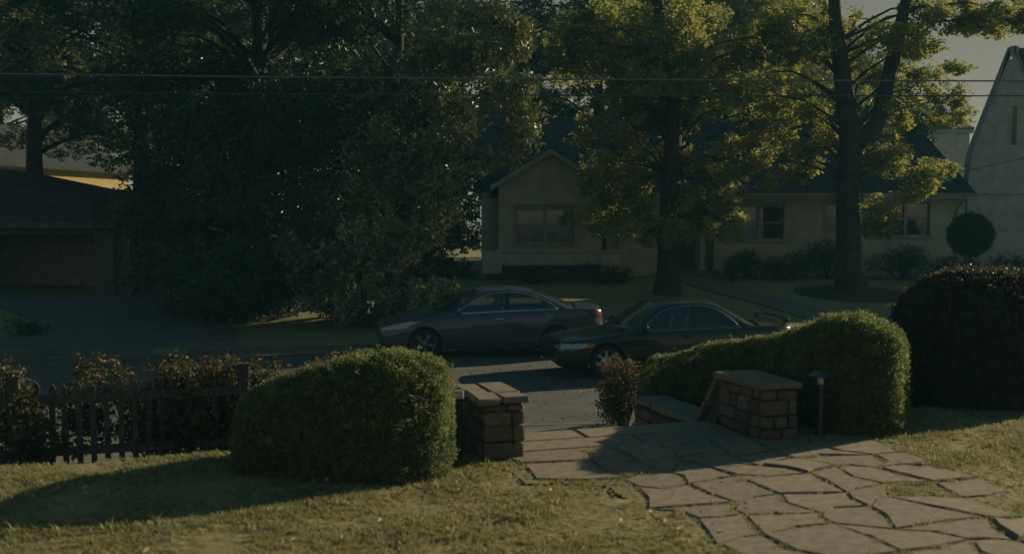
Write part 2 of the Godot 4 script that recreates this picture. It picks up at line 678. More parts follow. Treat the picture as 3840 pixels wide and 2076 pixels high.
func make_sedan(t: Node3D, c: Dictionary) -> void:
	var L: float = c.L
	# --- stations: fine everywhere, finer at the ends, with a pair at each shut line
	var xs := [0.0]
	var x := 0.0
	while x < L - 0.003:
		var e := minf(x, L - x)
		x += 0.006 if e < 0.03 else (0.012 if e < 0.12 else 0.026)
		xs.append(minf(x, L))
	for g in c.doors:
		xs.append(g - 0.004)
		xs.append(g + 0.004)
	xs.sort()
	var rows := []
	for k in 27:
		rows.append(k / 26.0)
	for k in range(1, 17):
		rows.append(1.0 + pow(k / 16.0, 1.5))
	var P := []
	var Ra: float = c.R + 0.045
	for xx in xs:
		var row := PackedVector3Array()
		for r in rows:
			var p := body_point(c, xx, r)
			if r <= 1.0:
				for wx in [c.wf, c.wr]:
					var d := Vector2(p.x - wx, p.y - c.R)
					var l := d.length()
					if l < Ra + 0.006 and l > Ra - 0.03:
						d = d / l * Ra
						p = Vector3(wx + d.x, c.R + d.y, p.z)
			row.append(p)
		P.append(row)
	var N := skin_normals(P, 0.55)
	var mbs := {}
	var split := 26
	var part := func(m: Vector3, i: int, j: int) -> String:
		if j < split:
			for wx in [c.wf, c.wr]:
				if Vector2(m.x - wx, m.y - c.R).length() < Ra - 0.004:
					return ""
			if in_poly(c.headlight, m.x, m.y):
				return "amber_lens" if in_poly(c.amber, m.x, m.y) else "headlight"
			if in_poly(c.taillight, m.x, m.y):
				return "taillight"
			if m.y > c.sill and m.x > c.doors[0] and m.x < c.doors[2]:
				for g in c.doors:
					if absf(m.x - g) < 0.0038:
						return ""
				return "front_door" if m.x < c.doors[1] else "rear_door"
			if m.x < c.bump0 and m.y < c.bumpy:
				return "front_bumper"
			if m.x > c.bump1 and m.y < c.bumpy + 0.08:
				return "rear_bumper"
			return "body"
		if m.x > c.cab0 and m.x < c.cab1 and j > split + 2:
			return ""
		if m.x > 0.10 and m.x <= c.cab0 and j > split + 1:
			return "hood"
		if m.x >= c.cab1 and m.x < L - 0.05 and j > split + 2:
			return "boot_lid"
		return "body"
	car_skin(P, N, part, mbs)
	# --- end faces
	for e in [0, P.size() - 1]:
		var mb: MB = mbs["front_bumper"] if e == 0 else mbs["rear_bumper"]
		for j in P[e].size() - 1:
			var a: Vector3 = P[e][j]
			var b: Vector3 = P[e][j + 1]
			mb.fq(a, b, b * Vector3(1, 1, -1), a * Vector3(1, 1, -1), Vector3(-1 if e == 0 else 1, 0, 0))
	# --- cabin
	var cx := []
	x = c.cab0
	while x < c.cab1:
		cx.append(x)
		x += 0.02
	cx.append(c.cab1)
	var crow := []
	for k in 23:
		crow.append(k / 22.0)
	for k in range(1, 17):
		crow.append(1.0 + k / 16.0)
	var C := []
	for xx in cx:
		var row := PackedVector3Array()
		for r in crow:
			row.append(cabin_point(c, xx, r))
		C.append(row)
	var NC := skin_normals(C, 0.8)
	var cpart := func(m: Vector3, i: int, j: int) -> String:
		if j < 22:
			if in_poly(c.dlo, m.x, m.y):
				var lean: float = (m.y - 1.0) * 0.12
				if m.x > c.bp[0] + lean and m.x < c.bp[1] + lean:
					return "door_pillar"
				if c.has("qp") and m.x > c.qp[0] - lean and m.x < c.qp[1] - lean:
					return "door_pillar"
				return "front_window" if m.x < c.bp[0] + lean else "rear_window"
			return "roof"
		if m.x < c.ws_top + 0.05 * absf(m.z) and j > 22:
			return "windscreen"
		if m.x > c.bl_top - 0.1 * absf(m.z) and m.x < c.bl_end and j > 23:
			return "back_window"
		return "roof"
	car_skin(C, NC, cpart, mbs)
	var look := {"body": c.paint, "hood": c.paint, "front_bumper": c.paint, "rear_bumper": c.paint, "boot_lid": c.paint, "front_door": c.paint, "rear_door": c.paint, "roof": c.paint, "door_pillar": mats.trim, "headlight": mats.lamp, "amber_lens": mats.amber, "taillight": mats.tail, "front_window": mats.car_glass, "rear_window": mats.car_glass, "windscreen": mats.car_glass, "back_window": mats.car_glass}
	var made := {}
	for both in ["body", "hood", "roof", "front_bumper", "rear_bumper", "boot_lid", "windscreen", "back_window"]:
		var mb := MB.new()
		for k in [both, both + "|far"]:
			if mbs.has(k):
				mb.v.append_array(mbs[k].v)
				mb.n.append_array(mbs[k].n)
		made[both] = obj(both, mb, look[both], t)
	for k in ["front_door", "front_door|far", "rear_door", "rear_door|far", "headlight", "headlight|far", "taillight", "taillight|far"]:
		made[k] = obj(k.split("|")[0], mbs[k], look[k.split("|")[0]], t)
	for k in ["front_window", "front_window|far", "rear_window", "rear_window|far", "door_pillar", "door_pillar|far"]:
		var parent: Node = made[("rear_door" if k.begins_with("rear") else "front_door") + ("|far" if k.ends_with("far") else "")]
		obj(k.split("|")[0], mbs[k], look[k.split("|")[0]], parent)
	for k in ["amber_lens", "amber_lens|far"]:
		if mbs.has(k):
			obj("amber_lens", mbs[k], mats.amber, made["headlight" + ("|far" if k.ends_with("far") else "")])
	# --- trim round the windows, belt moulding, arch lips
	for s in [1.0, -1.0]:
		var f := Vector3(1, 1, s)
		var dr: Node = made["front_door" + ("" if s > 0 else "|far")]
		var rim := MB.new()
		var line := []
		for p in curve_on(c, c.dlo, 0.004):
			line.append(p * f)
		rim.tube(line, [0.011], 5, false)
		obj("window_trim", rim, c.trim_m, dr)
		var belt := MB.new()
		line = []
		for k in 21:
			var bx: float = lerpf(c.dlo[0] - 0.06, c.belt_end, k / 20.0)
			var p := body_point(c, bx, 1.0)
			p.z += 0.002
			p.y -= 0.004
			line.append(p * f)
		belt.tube(line, [0.010], 5)
		obj("belt_moulding", belt, c.belt_m, t)
		for wx in [c.wf, c.wr]:
			var lip := MB.new()
			line = []
			for k in 25:
				var a := lerpf(-0.12, PI + 0.12, k / 24.0)
				var q := Vector2(wx + Ra * cos(a), c.R + Ra * sin(a))
				var yb := pc(c.yb, q.x)
				var r := clampf((q.y - yb) / (pc(c.ys, q.x) - yb), 0, 1)
				line.append(Vector3(q.x, q.y, body_point(c, q.x, r).z - 0.004) * f)
			lip.tube(line, [0.014], 6)
			obj("wheel_arch", lip, c.paint, t)
			var well := MB.new()
			var W := []
			for k in 17:
				var a := lerpf(-0.35, PI + 0.35, k / 16.0)
				W.append(PackedVector3Array([Vector3(wx + Ra * cos(a), c.R + Ra * sin(a), 0.84 * s), Vector3(wx + Ra * cos(a), c.R + Ra * sin(a), 0.45 * s)]))
			well.grid(W, func(p: Vector3) -> Vector3: return Vector3(wx, c.R, p.z) - p)
			well.bx(wx - Ra, wx + Ra, c.R - 0.1, c.R + Ra - 0.02, 0.44 * s, 0.46 * s)
			obj("wheel_well", well, mats.dark, t)
		for d in 2:
			var hx: float = c.handles[d]
			var hp := body_point(c, hx, 0.80)
			var hb := MB.new()
			hb.box(Transform3D(Basis(Vector3.FORWARD, -0.03 * s * 0), Vector3(hx, c.handle_y[d], (hp.z + 0.012) * s)), Vector3(0.19, 0.028, 0.03), 0.01)
			obj("handle", hb, c.handle_m, made[("front_door" if d == 0 else "rear_door") + ("" if s > 0 else "|far")])
		var mp := MB.new()
		var mx: float = c.mirror
		var mb0 := body_point(c, mx, 1.0)
		mp.box(Transform3D(Basis(Vector3.UP, -0.25 * s), Vector3(mx - 0.02, mb0.y + 0.075, (mb0.z + 0.12) * s)), Vector3(0.11, 0.13, 0.21), 0.035)
		mp.bx(mx - 0.03, mx + 0.05, mb0.y - 0.01, mb0.y + 0.04, (mb0.z - 0.02) * s, (mb0.z + 0.06) * s, 0.01)
		obj("wing_mirror", mp, c.mirror_m, dr)
	for wx in [c.wf, c.wr]:
		for s in [1.0, -1.0]:
			make_wheel(t, c, wx, c.track * s)
	# --- grille, number plate rail, underbody, cabin fittings
	var gr := MB.new()
	gr.box(Transform3D(Basis(), Vector3(-0.002, c.grille_y, 0)), Vector3(0.02, 0.09, 0.62), 0.008)
	for k in 3:
		gr.box(Transform3D(Basis(), Vector3(-0.014, c.grille_y - 0.03 + 0.03 * k, 0)), Vector3(0.012, 0.008, 0.6), 0.003)
	obj("grille", gr, mats.trim, t)
	var un := MB.new()
	un.bx(0.3, L - 0.3, 0.20, 0.36, -0.42, 0.42, 0.02)
	un.bx(c.wf + Ra + 0.03, c.wr - Ra - 0.03, 0.22, 0.34, -0.76, 0.76, 0.02)
	un.bx(0.15, c.cab0 + 0.3, 0.36, 0.55, -0.42, 0.42, 0.02)
	obj("underbody", un, mats.dark, t)
	var inn := MB.new()
	inn.bx(c.cab0 + 0.12, c.cab0 + 0.55, 0.5, pc(c.ys, c.cab0 + 0.3) - 0.01, -0.66, 0.66, 0.05)
	inn.bx(c.cab1 - 0.75, c.cab1 - 0.08, 0.6, pc(c.ys, c.cab1 - 0.4) - 0.02, -0.62, 0.62, 0.04)
	obj("dashboard", inn, mats.seat, t)
	for s in [0.36, -0.36]:
		var se := MB.new()
		var sx: float = c.seat_x
		se.box(Transform3D(Basis(), Vector3(sx - 0.28, 0.48, s)), Vector3(0.52, 0.16, 0.48), 0.05)
		se.box(Transform3D(Basis(Vector3.FORWARD, 0.28), Vector3(sx + 0.09, 0.78, s)), Vector3(0.13, 0.62, 0.46), 0.05)
		var so := obj("front_seat", se, mats.seat, t)
		var he := MB.new()
		he.box(Transform3D(Basis(Vector3.FORWARD, 0.2), Vector3(sx + 0.20, 1.165, s)), Vector3(0.09, 0.17, 0.27), 0.04)
		he.bx(sx + 0.17, sx + 0.19, 1.02, 1.12, s - 0.07, s - 0.055)
		he.bx(sx + 0.17, sx + 0.19, 1.02, 1.12, s + 0.055, s + 0.07)
		obj("headrest", he, mats.seat, so)
	var rs := MB.new()
	rs.box(Transform3D(Basis(), Vector3(c.seat_x + 0.75, 0.5, 0)), Vector3(0.5, 0.18, 1.24), 0.05)
	rs.box(Transform3D(Basis(Vector3.FORWARD, 0.35), Vector3(c.seat_x + 1.08, 0.78, 0)), Vector3(0.16, 0.55, 1.24), 0.06)
	obj("rear_seat", rs, mats.seat, t)
	var sw := MB.new()
	var ring := []
	for k in 21:
		var a := TAU * k / 20.0
		ring.append(Vector3(c.seat_x - 0.72 + 0.06 * sin(a), 0.88 + 0.17 * sin(a), 0.36 + 0.18 * cos(a)))
	sw.tube(ring, [0.014], 6, false)
	sw.tube([Vector3(c.seat_x - 0.9, 0.8, 0.36), Vector3(c.seat_x - 0.72, 0.88, 0.36)], [0.03], 6)
	obj("steering_wheel", sw, mats.dark, t)
	for s in [-0.18, 0.45]:
		var wp := MB.new()
		var wb := cabin_point(c, c.cab0 + 0.06, 1.6)
		wp.tube([Vector3(c.cab0 + 0.02, wb.y + 0.02, s + 0.2), Vector3(c.cab0 + 0.08, wb.y + 0.06, s), Vector3(c.cab0 + 0.1, wb.y + 0.05, s - 0.3)], [0.008], 5)
		obj("wiper", wp, mats.dark, t)
	if c.has("spoiler"):
		var sp := MB.new()
		var S := []
		for k in 25:
			var u := lerpf(-1, 1, k / 24.0)
			var z := 0.66 * u
			var lift := 0.065 * (1.0 - pow(absf(u), 6.0))
			var xb: float = c.spoiler[0] + 0.06 * (1 - u * u)
			var y0: float = c.spoiler[1]
			var row := PackedVector3Array()
			for q in [[-0.085, 0.0], [-0.05, 0.018], [0.03, 0.03], [0.06, 0.024], [0.05, 0.008], [-0.05, -0.008], [-0.085, 0.0]]:
				row.append(Vector3(xb + q[0], y0 + lift + q[1], z))
			S.append(row)
		sp.grid(S, func(p: Vector3) -> Vector3: return p - Vector3(c.spoiler[0] + 0.02, p.y - 0.002 * signf(p.y - (c.spoiler[1] + 0.11)), p.z))
		for s in [-0.6, 0.6]:
			sp.box(Transform3D(Basis(), Vector3(c.spoiler[0] + 0.01, c.spoiler[1] + 0.02, s)), Vector3(0.12, 0.11, 0.035), 0.01)
		obj("boot_spoiler", sp, c.paint, t)
	var pl := MB.new()
	pl.box(Transform3D(Basis(), Vector3(L + 0.005, 0.66, 0)), Vector3(0.015, 0.15, 0.31), 0.004)
	obj("plate_holder", pl, mats.trim, t)

# ------------------------------------------------------------------ buildings
func wall_open(mb: MB, x0: float, x1: float, y0: float, y1: float, z0: float, z1: float, holes: Array) -> void:
	var xs := [x0, x1]
	var ys := [y0, y1]
	for h in holes:
		xs.append_array([h[0], h[1]])
		ys.append_array([h[2], h[3]])
	xs.sort()
	ys.sort()
	for i in xs.size() - 1:
		if xs[i + 1] - xs[i] < 0.001:
			continue
		var from := -1.0
		for j in ys.size() - 1:
			var mx: float = (xs[i] + xs[i + 1]) / 2
			var my: float = (ys[j] + ys[j + 1]) / 2
			var open := false
			for h in holes:
				if mx > h[0] and mx < h[1] and my > h[2] and my < h[3]:
					open = true
			if ys[j + 1] - ys[j] < 0.001:
				continue
			if not open:
				mb.bx(xs[i], xs[i + 1], ys[j], ys[j + 1], z0, z1)

func window(parent: Node, x0: float, x1: float, y0: float, y1: float, z: float, cols: int, frame_m: Material, curtain := true) -> void:
	var f := MB.new()
	var w := 0.085
	f.bx(x0 - w, x0 + 0.01, y0 - 0.01, y1 + w, z - 0.12, z + 0.03, 0.008)
	f.bx(x1 - 0.01, x1 + w, y0 - 0.01, y1 + w, z - 0.12, z + 0.03, 0.008)
	f.bx(x0 + 0.012, x1 - 0.012, y1 - 0.01, y1 + w, z - 0.12, z + 0.027, 0.008)
	f.bx(x0 - w - 0.03, x1 + w + 0.03, y1 + w, y1 + w + 0.05, z - 0.05, z + 0.06, 0.01)
	var cw := (x1 - x0) / cols
	for k in cols:
		var a := x0 + cw * k
		if k > 0:
			f.bx(a - 0.05, a + 0.05, y0, y1 - 0.012, z - 0.12, z + 0.015, 0.006)
		var ym := (y0 + y1) / 2
		f.bx(a + 0.05, a + cw - 0.05, ym - 0.025, ym + 0.025, z - 0.075, z - 0.02, 0.004)
		f.bx(a + 0.052, a + cw - 0.052, y1 - 0.07, y1 - 0.012, z - 0.09, z - 0.04, 0.004)
		f.bx(a + 0.052, a + cw - 0.052, y0, y0 + 0.06, z - 0.09, z - 0.04, 0.004)
	var o := obj("window", f, frame_m, parent)
	for k in cols:
		var a := x0 + cw * k
		for h in 2:
			var ya := lerpf(y0, y1, h * 0.5)
			var p := MB.new()
			p.bx(a + 0.03, a + cw - 0.03, ya + 0.03, ya + (y1 - y0) / 2 - 0.03, z - 0.068 - 0.012 * h, z - 0.064 - 0.012 * h)
			obj("pane", p, mats.pane, o)
	var s := MB.new()
	s.bx(x0 - w - 0.05, x1 + w + 0.05, y0 - 0.07, y0 - 0.012, z - 0.1, z + 0.09, 0.012)
	obj("sill", s, frame_m, o)
	if curtain:
		for side in [0, 1]:
			var c := MB.new()
			var P := []
			for k in 19:
				var cx := lerpf(x0 - 0.02, x0 + (x1 - x0) * 0.3, k / 18.0)
				if side == 1:
					cx = x1 + x0 - cx
				var cz := z - 0.28 + 0.035 * sin(k * 1.9)
				P.append(PackedVector3Array([Vector3(cx, y0 - 0.1, cz), Vector3(cx, y1 + 0.1, cz)]))
			c.grid(P, func(_p: Vector3) -> Vector3: return Vector3.BACK)
			obj("curtain", c, mats.curtain, o)

func gable_prism(mb: MB, pts: Array, z0: float, z1: float) -> void: # outline in x,y (convex or fan-safe from its middle), carried from z0 to z1
	var c := Vector2()
	for p in pts:
		c += p
	c /= pts.size()
	for k in pts.size():
		var a: Vector2 = pts[k]
		var b: Vector2 = pts[(k + 1) % pts.size()]
		for z in [z0, z1]:
			mb.ft(Vector3(c.x, c.y, z), Vector3(a.x, a.y, z), Vector3(b.x, b.y, z), Vector3(0, 0, z - (z0 + z1) / 2))
		var m := (a + b) / 2 - c
		mb.fq(Vector3(a.x, a.y, z0), Vector3(b.x, b.y, z0), Vector3(b.x, b.y, z1), Vector3(a.x, a.y, z1), Vector3(m.x, m.y, 0))

func bungalow() -> void:
	var t := thing("bungalow", "low cream bungalow with a front gable and a long dark shingle roof", "house", Vector3.ZERO)
	var wz := -36.0
	var holes := [[7.85, 9.6, 1.48, 2.72], [11.1, 12.15, 1.85, 2.76], [13.05, 14.75, 1.62, 2.82], [5.35, 7.15, 0.25, 2.5]]
	var w := MB.new()
	wall_open(w, 3.35, 16.0, -0.2, 3.14, wz - 0.2, wz, holes)
	w.bx(15.8, 16.0, -0.2, 3.14, -41.2, wz - 0.2)
	w.bx(-1.05, 16.0, -0.2, 3.14, -41.4, -41.2)
	w.bx(-1.05, -0.85, -0.2, 3.14, -41.2, -35.2)
	obj("wall", w, mats.cream, t)
	var lw := MB.new()
	lw.bx(-1.05, -0.45, -0.2, 2.95, -35.2, -35.0)
	for k in 10:
		lw.bx(-1.05, -0.46, 0.35 + 0.24 * k, 0.57 + 0.24 * k, -35.0, -34.97, 0.01)
	obj("side_wing", lw, mats.cream_pale, t)
	for x in [15.3, -1.05]:  # end gables of the long roof
		var gp := MB.new()
		gp.slab(Vector3(x, 3.14, -36.2), Vector3(x, 3.14, -41.4), Vector3(x, 5.1, -38.8), Vector3(x, 5.08, -38.5), Vector3(0.2 if x > 0 else 0.19, 0, 0))
		obj("end_gable", gp, mats.cream, t)
	# front gable bay
	var b := MB.new()
	var bz := -34.0
	wall_open(b, -0.45, 3.0, 1.18, 3.36, bz - 0.2, bz, [[0.14, 2.06, 1.40, 2.58]])
	gable_prism(b, [Vector2(-0.45, 3.36), Vector2(3.0, 3.36), Vector2(1.275, 4.36)], bz - 0.2, bz)
	b.bx(-0.45, -0.25, -0.2, 3.36, -36.2, bz - 0.2)
	b.bx(2.8, 3.0, -0.2, 3.36, -36.2, bz - 0.2)
	obj("bay_wall", b, mats.cream, t)
	var base := MB.new()
	base.bx(-0.5, 3.55, 0.68, 1.12, bz - 0.2, bz + 0.12)
	for k in 16:
		base.bx(-0.48 + k * 0.25, -0.245 + k * 0.25, 0.70, 1.10, bz + 0.12, bz + 0.14, 0.006)
	obj("base_panel", base, mats.cream_pale, t)
	var led := MB.new()
	led.bx(-0.55, 3.6, 1.125, 1.2, bz - 0.1, bz + 0.2, 0.015)
	led.bx(-0.52, 3.57, 1.06, 1.1, bz + 0.145, bz + 0.165, 0.008)
	obj("ledge", led, mats.cream_pale, t)
	var pier := MB.new()
	pier.bx(-1.0, -0.35, -0.2, 1.15, bz - 0.3, bz + 0.22, 0.02)
	obj("pier", pier, mats.cream_pale, t)
	pier = MB.new()
	pier.bx(2.95, 3.6, -0.2, 1.05, bz - 0.1, bz + 0.24, 0.02)
	obj("pier", pier, mats.cream_pale, t)
	var pl := MB.new()
	pl.bx(-1.2, 3.7, -0.3, 0.42, bz - 0.3, bz + 0.4, 0.02)
	pl.bx(-0.3, 2.9, 0.42, 0.67, bz - 0.25, bz - 0.1)
	obj("plinth", pl, mats.stone_grey, t)
	window(t, 0.14, 2.06, 1.40, 2.58, bz, 2, mats.frame)
	var lv := MB.new()
	lv.bx(0.88, 1.32, 3.18, 3.78, bz, bz + 0.03, 0.005)
	for k in 6:
		lv.box(Transform3D(Basis(Vector3.RIGHT, 0.6), Vector3(1.1, 3.24 + k * 0.09, bz + 0.04)), Vector3(0.36, 0.09, 0.012))
	obj("vent", lv, mats.cream_pale, t)
	var r := MB.new()
	for s in [-1.0, 1.0]:
		var e: float = 1.275 + s * 1.98
		r.slab(Vector3(1.275, 4.52, bz + 0.3), Vector3(1.275, 4.52, -39.5), Vector3(e, 3.31, -39.5), Vector3(e, 3.31, bz + 0.3), Vector3(0, -0.1, 0))
	obj("bay_roof", r, mats.shingle, t)
	var fs := MB.new()
	for s in [-1.0, 1.0]:
		var e: float = 1.275 + s * 1.99
		fs.slab(Vector3(1.275, 4.525, bz + 0.34), Vector3(1.275, 4.525, bz + 0.302), Vector3(e, 3.315, bz + 0.302), Vector3(e, 3.315, bz + 0.34), Vector3(0, -0.17, 0))
	obj("rake_board", fs, mats.frame, t)
	# long roof
	var m := MB.new()
	var k2 := 0.739
	m.slab(Vector3(-1.35, 3.12, -35.45), Vector3(10.3, 3.12, -35.45), Vector3(10.3, 6.15, -39.55), Vector3(-1.35, 6.15, -39.55), Vector3(0, -0.12, 0))
	m.slab(Vector3(10.3, 3.12, -35.45), Vector3(16.15, 3.12, -35.45), Vector3(15.55, 3.12 + 3.14 * k2, -38.59), Vector3(10.3, 3.12 + 3.14 * k2, -38.59), Vector3(0, -0.12, 0))
	m.slab(Vector3(-1.35, 6.15, -39.55), Vector3(10.3, 6.15, -39.55), Vector3(10.3, 3.12, -43.65), Vector3(-1.35, 3.12, -43.65), Vector3(0, -0.12, 0))
	m.slab(Vector3(10.3, 5.44, -38.59), Vector3(15.55, 5.44, -38.59), Vector3(16.15, 3.12, -41.75), Vector3(10.3, 3.12, -41.75), Vector3(0, -0.12, 0))
	m.slab(Vector3(10.3, 5.43, -38.59), Vector3(10.3, 6.14, -39.55), Vector3(10.3, 3.2, -43.5), Vector3(10.3, 3.2, -41.7), Vector3(-0.05, 0, 0))
	obj("roof", m, mats.shingle, t)
	var gu := MB.new()
	gu.bx(3.3, 16.2, 3.0, 3.12, -35.44, -35.32, 0.02)
	gu.bx(-1.4, -0.75, 3.0, 3.12, -35.44, -35.32, 0.02)
	obj("gutter", gu, mats.gutter, t)
	for x in [3.75, 15.7]:
		var dp := MB.new()
		dp.tube([Vector3(x, 3.0, -35.4), Vector3(x, 2.85, -35.45), Vector3(x, 2.6, -35.93), Vector3(x, 0.2, -35.93)], [0.04], 8)
		obj("downpipe", dp, mats.gutter, t)
	var so := MB.new()
	so.bx(3.25, 16.1, 2.93, 2.99, -36.0, -35.4)
	so.bx(3.36, 15.99, 2.84, 2.925, -36.0, -35.94, 0.01)
	obj("soffit", so, mats.cream_pale, t)
	window(t, 7.85, 9.6, 1.48, 2.72, wz, 2, mats.frame, false)
	window(t, 11.1, 12.15, 1.85, 2.76, wz, 1, mats.frame, false)
	window(t, 13.05, 14.75, 1.62, 2.82, wz, 2, mats.frame, false)
	# entry
	var en := MB.new()
	en.bx(5.15, 5.349, -0.1, 2.6, -37.2, wz - 0.2)
	en.bx(7.151, 7.35, -0.1, 2.6, -37.2, wz - 0.2)
	en.bx(5.15, 7.35, 2.501, 2.7, -37.2, wz - 0.2)
	en.bx(5.15, 7.35, -0.1, 2.6, -37.4, -37.2)
	obj("porch_recess", en, mats.cream, t)
	var dr := MB.new()
	dr.bx(5.75, 6.7, 0.46, 2.4, -37.19, -37.13, 0.01)
	for a in [[5.85, 6.18], [6.27, 6.6]]:
		for b2 in [[0.6, 1.3], [1.45, 2.25]]:
			dr.bx(a[0], a[1], b2[0], b2[1], -37.13, -37.11, 0.015)
	var door := obj("door", dr, mats.door, t)
	var kn := MB.new()
	kn.lathe([Vector2(0.0, 0.05), Vector2(0.03, 0.03), Vector2(0.02, 0.0)], 10, Transform3D(Basis(Vector3.RIGHT, PI / 2), Vector3(6.63, 1.38, -37.13)))
	obj("handle", kn, mats.metal, door)
	for k in 3:
		var sp := MB.new()
		sp.bx(5.2 - 0.05 * k, 7.3 + 0.05 * k, -0.3, 0.44 - 0.15 * k, -37.2 + 0.01 * k, -35.5 + 0.36 * k, 0.02)
		obj("step", sp, mats.stone_grey, t)
	var co := MB.new()
	co.bx(6.55, 6.75, 0.45, 2.84, -35.75, -35.58, 0.02)
	co.bx(6.5, 6.8, 0.44, 0.6, -35.8, -35.53, 0.02)
	obj("porch_post", co, mats.frame, t)

func white_house() -> void:
	var t := thing("gabled_house", "tall pale painted brick house with a steep narrow gable and slit window", "house")
	var z := -36.5
	var L := [Vector2(16.3, -0.1), Vector2(16.3, 3.4), Vector2(16.36, 4.1), Vector2(16.5, 4.75), Vector2(17.17, 6.55), Vector2(17.84, 8.35)]
	var mb := MB.new()
	for k in 5:            # each strip of the gable, with the slit left open between y 4.86 and 6.23
		var a: Vector2 = L[k]
		var b: Vector2 = L[k + 1]
		var cx := 17.84
		for s in [1.0, -1.0]:
			var A := Vector2(cx + (a.x - cx) * s, a.y)
			var B := Vector2(cx + (b.x - cx) * s, b.y)
			mb.fq(Vector3(A.x, A.y, z), Vector3(cx + -0.16 * s, A.y, z), Vector3(cx - 0.16 * s, B.y, z), Vector3(B.x, B.y, z), Vector3.BACK)
			mb.fq(Vector3(A.x, A.y, z), Vector3(B.x, B.y, z), Vector3(B.x, B.y, z - 0.4), Vector3(A.x, A.y, z - 0.4), Vector3(-s, 0.2, 0))
	mb.bx(17.68, 18.0, -0.1, 4.86, z - 0.2, z)
	mb.bx(17.68, 18.0, 6.23, 7.9, z - 0.2, z)
	mb.bx(17.66, 17.68, 4.7, 6.4, z - 0.2, z - 0.003)
	mb.bx(18.0, 18.02, 4.7, 6.4, z - 0.2, z - 0.003)
	obj("gable_wall", mb, mats.white_brick, t)
	var bw := MB.new()
	bw.bx(18.6, 30, -0.2, 4.69, -40, z - 0.8)
	bw.bx(25, 30, -0.2, 4.69, -46, -40)
	bw.bx(16.6, 18.6, -0.2, 3.3, -40, z - 0.6)
	obj("wall", bw, mats.white_brick, t)
	var r := MB.new()
	r.slab(Vector3(19.0, 4.7, z - 0.5), Vector3(30.4, 4.7, z - 0.5), Vector3(30.4, 9.1, -41.3), Vector3(20.4, 9.1, -41.3), Vector3(0, -0.15, -0.02))
	r.slab(Vector3(20.4, 9.1, -41.3), Vector3(30.4, 9.1, -41.3), Vector3(30.4, 4.7, -46.3), Vector3(25.0, 4.7, -46.3), Vector3(0, -0.15, 0.02))
	r.ft(Vector3(19.0, 4.7, z - 0.5), Vector3(20.4, 9.1, -41.3), Vector3(25.0, 4.7, -46.3), Vector3.LEFT)
	obj("roof", r, mats.shingle, t)
	r = MB.new()
	for k in range(2, 5):
		for s in [1.0, -1.0]:
			var a: Vector2 = L[k]
			var b: Vector2 = L[k + 1]
			var A := Vector3(17.84 + (a.x - 17.84) * s, a.y, z + 0.06)
			var B := Vector3(17.84 + (b.x - 17.84) * s, b.y, z + 0.06)
			var o := Vector3(-0.035 * s, 0.02, 0)
			r.slab(A + o, B + o, B + o + Vector3(0, 0, -0.5), A + o + Vector3(0, 0, -0.5), -o * 0.8)
	obj("gable_coping", r, mats.white_brick, t)
	var f := MB.new()
	f.bx(17.682, 17.72, 4.862, 6.228, z - 0.16, z - 0.1, 0.005)
	f.bx(17.96, 17.998, 4.862, 6.228, z - 0.16, z - 0.1, 0.005)
	f.bx(17.72, 17.96, 5.53, 5.57, z - 0.16, z - 0.1, 0.005)
	var wn := obj("window", f, mats.frame, t)
	var p := MB.new()
	p.bx(17.69, 17.99, 4.865, 6.22, z - 0.15, z - 0.146)
	obj("pane", p, mats.pane, wn)
	var dk := MB.new()
	dk.bx(17.6, 18.08, 4.7, 6.4, z - 0.39, z - 0.36)
	obj("room_wall", dk, mats.cream, wn)

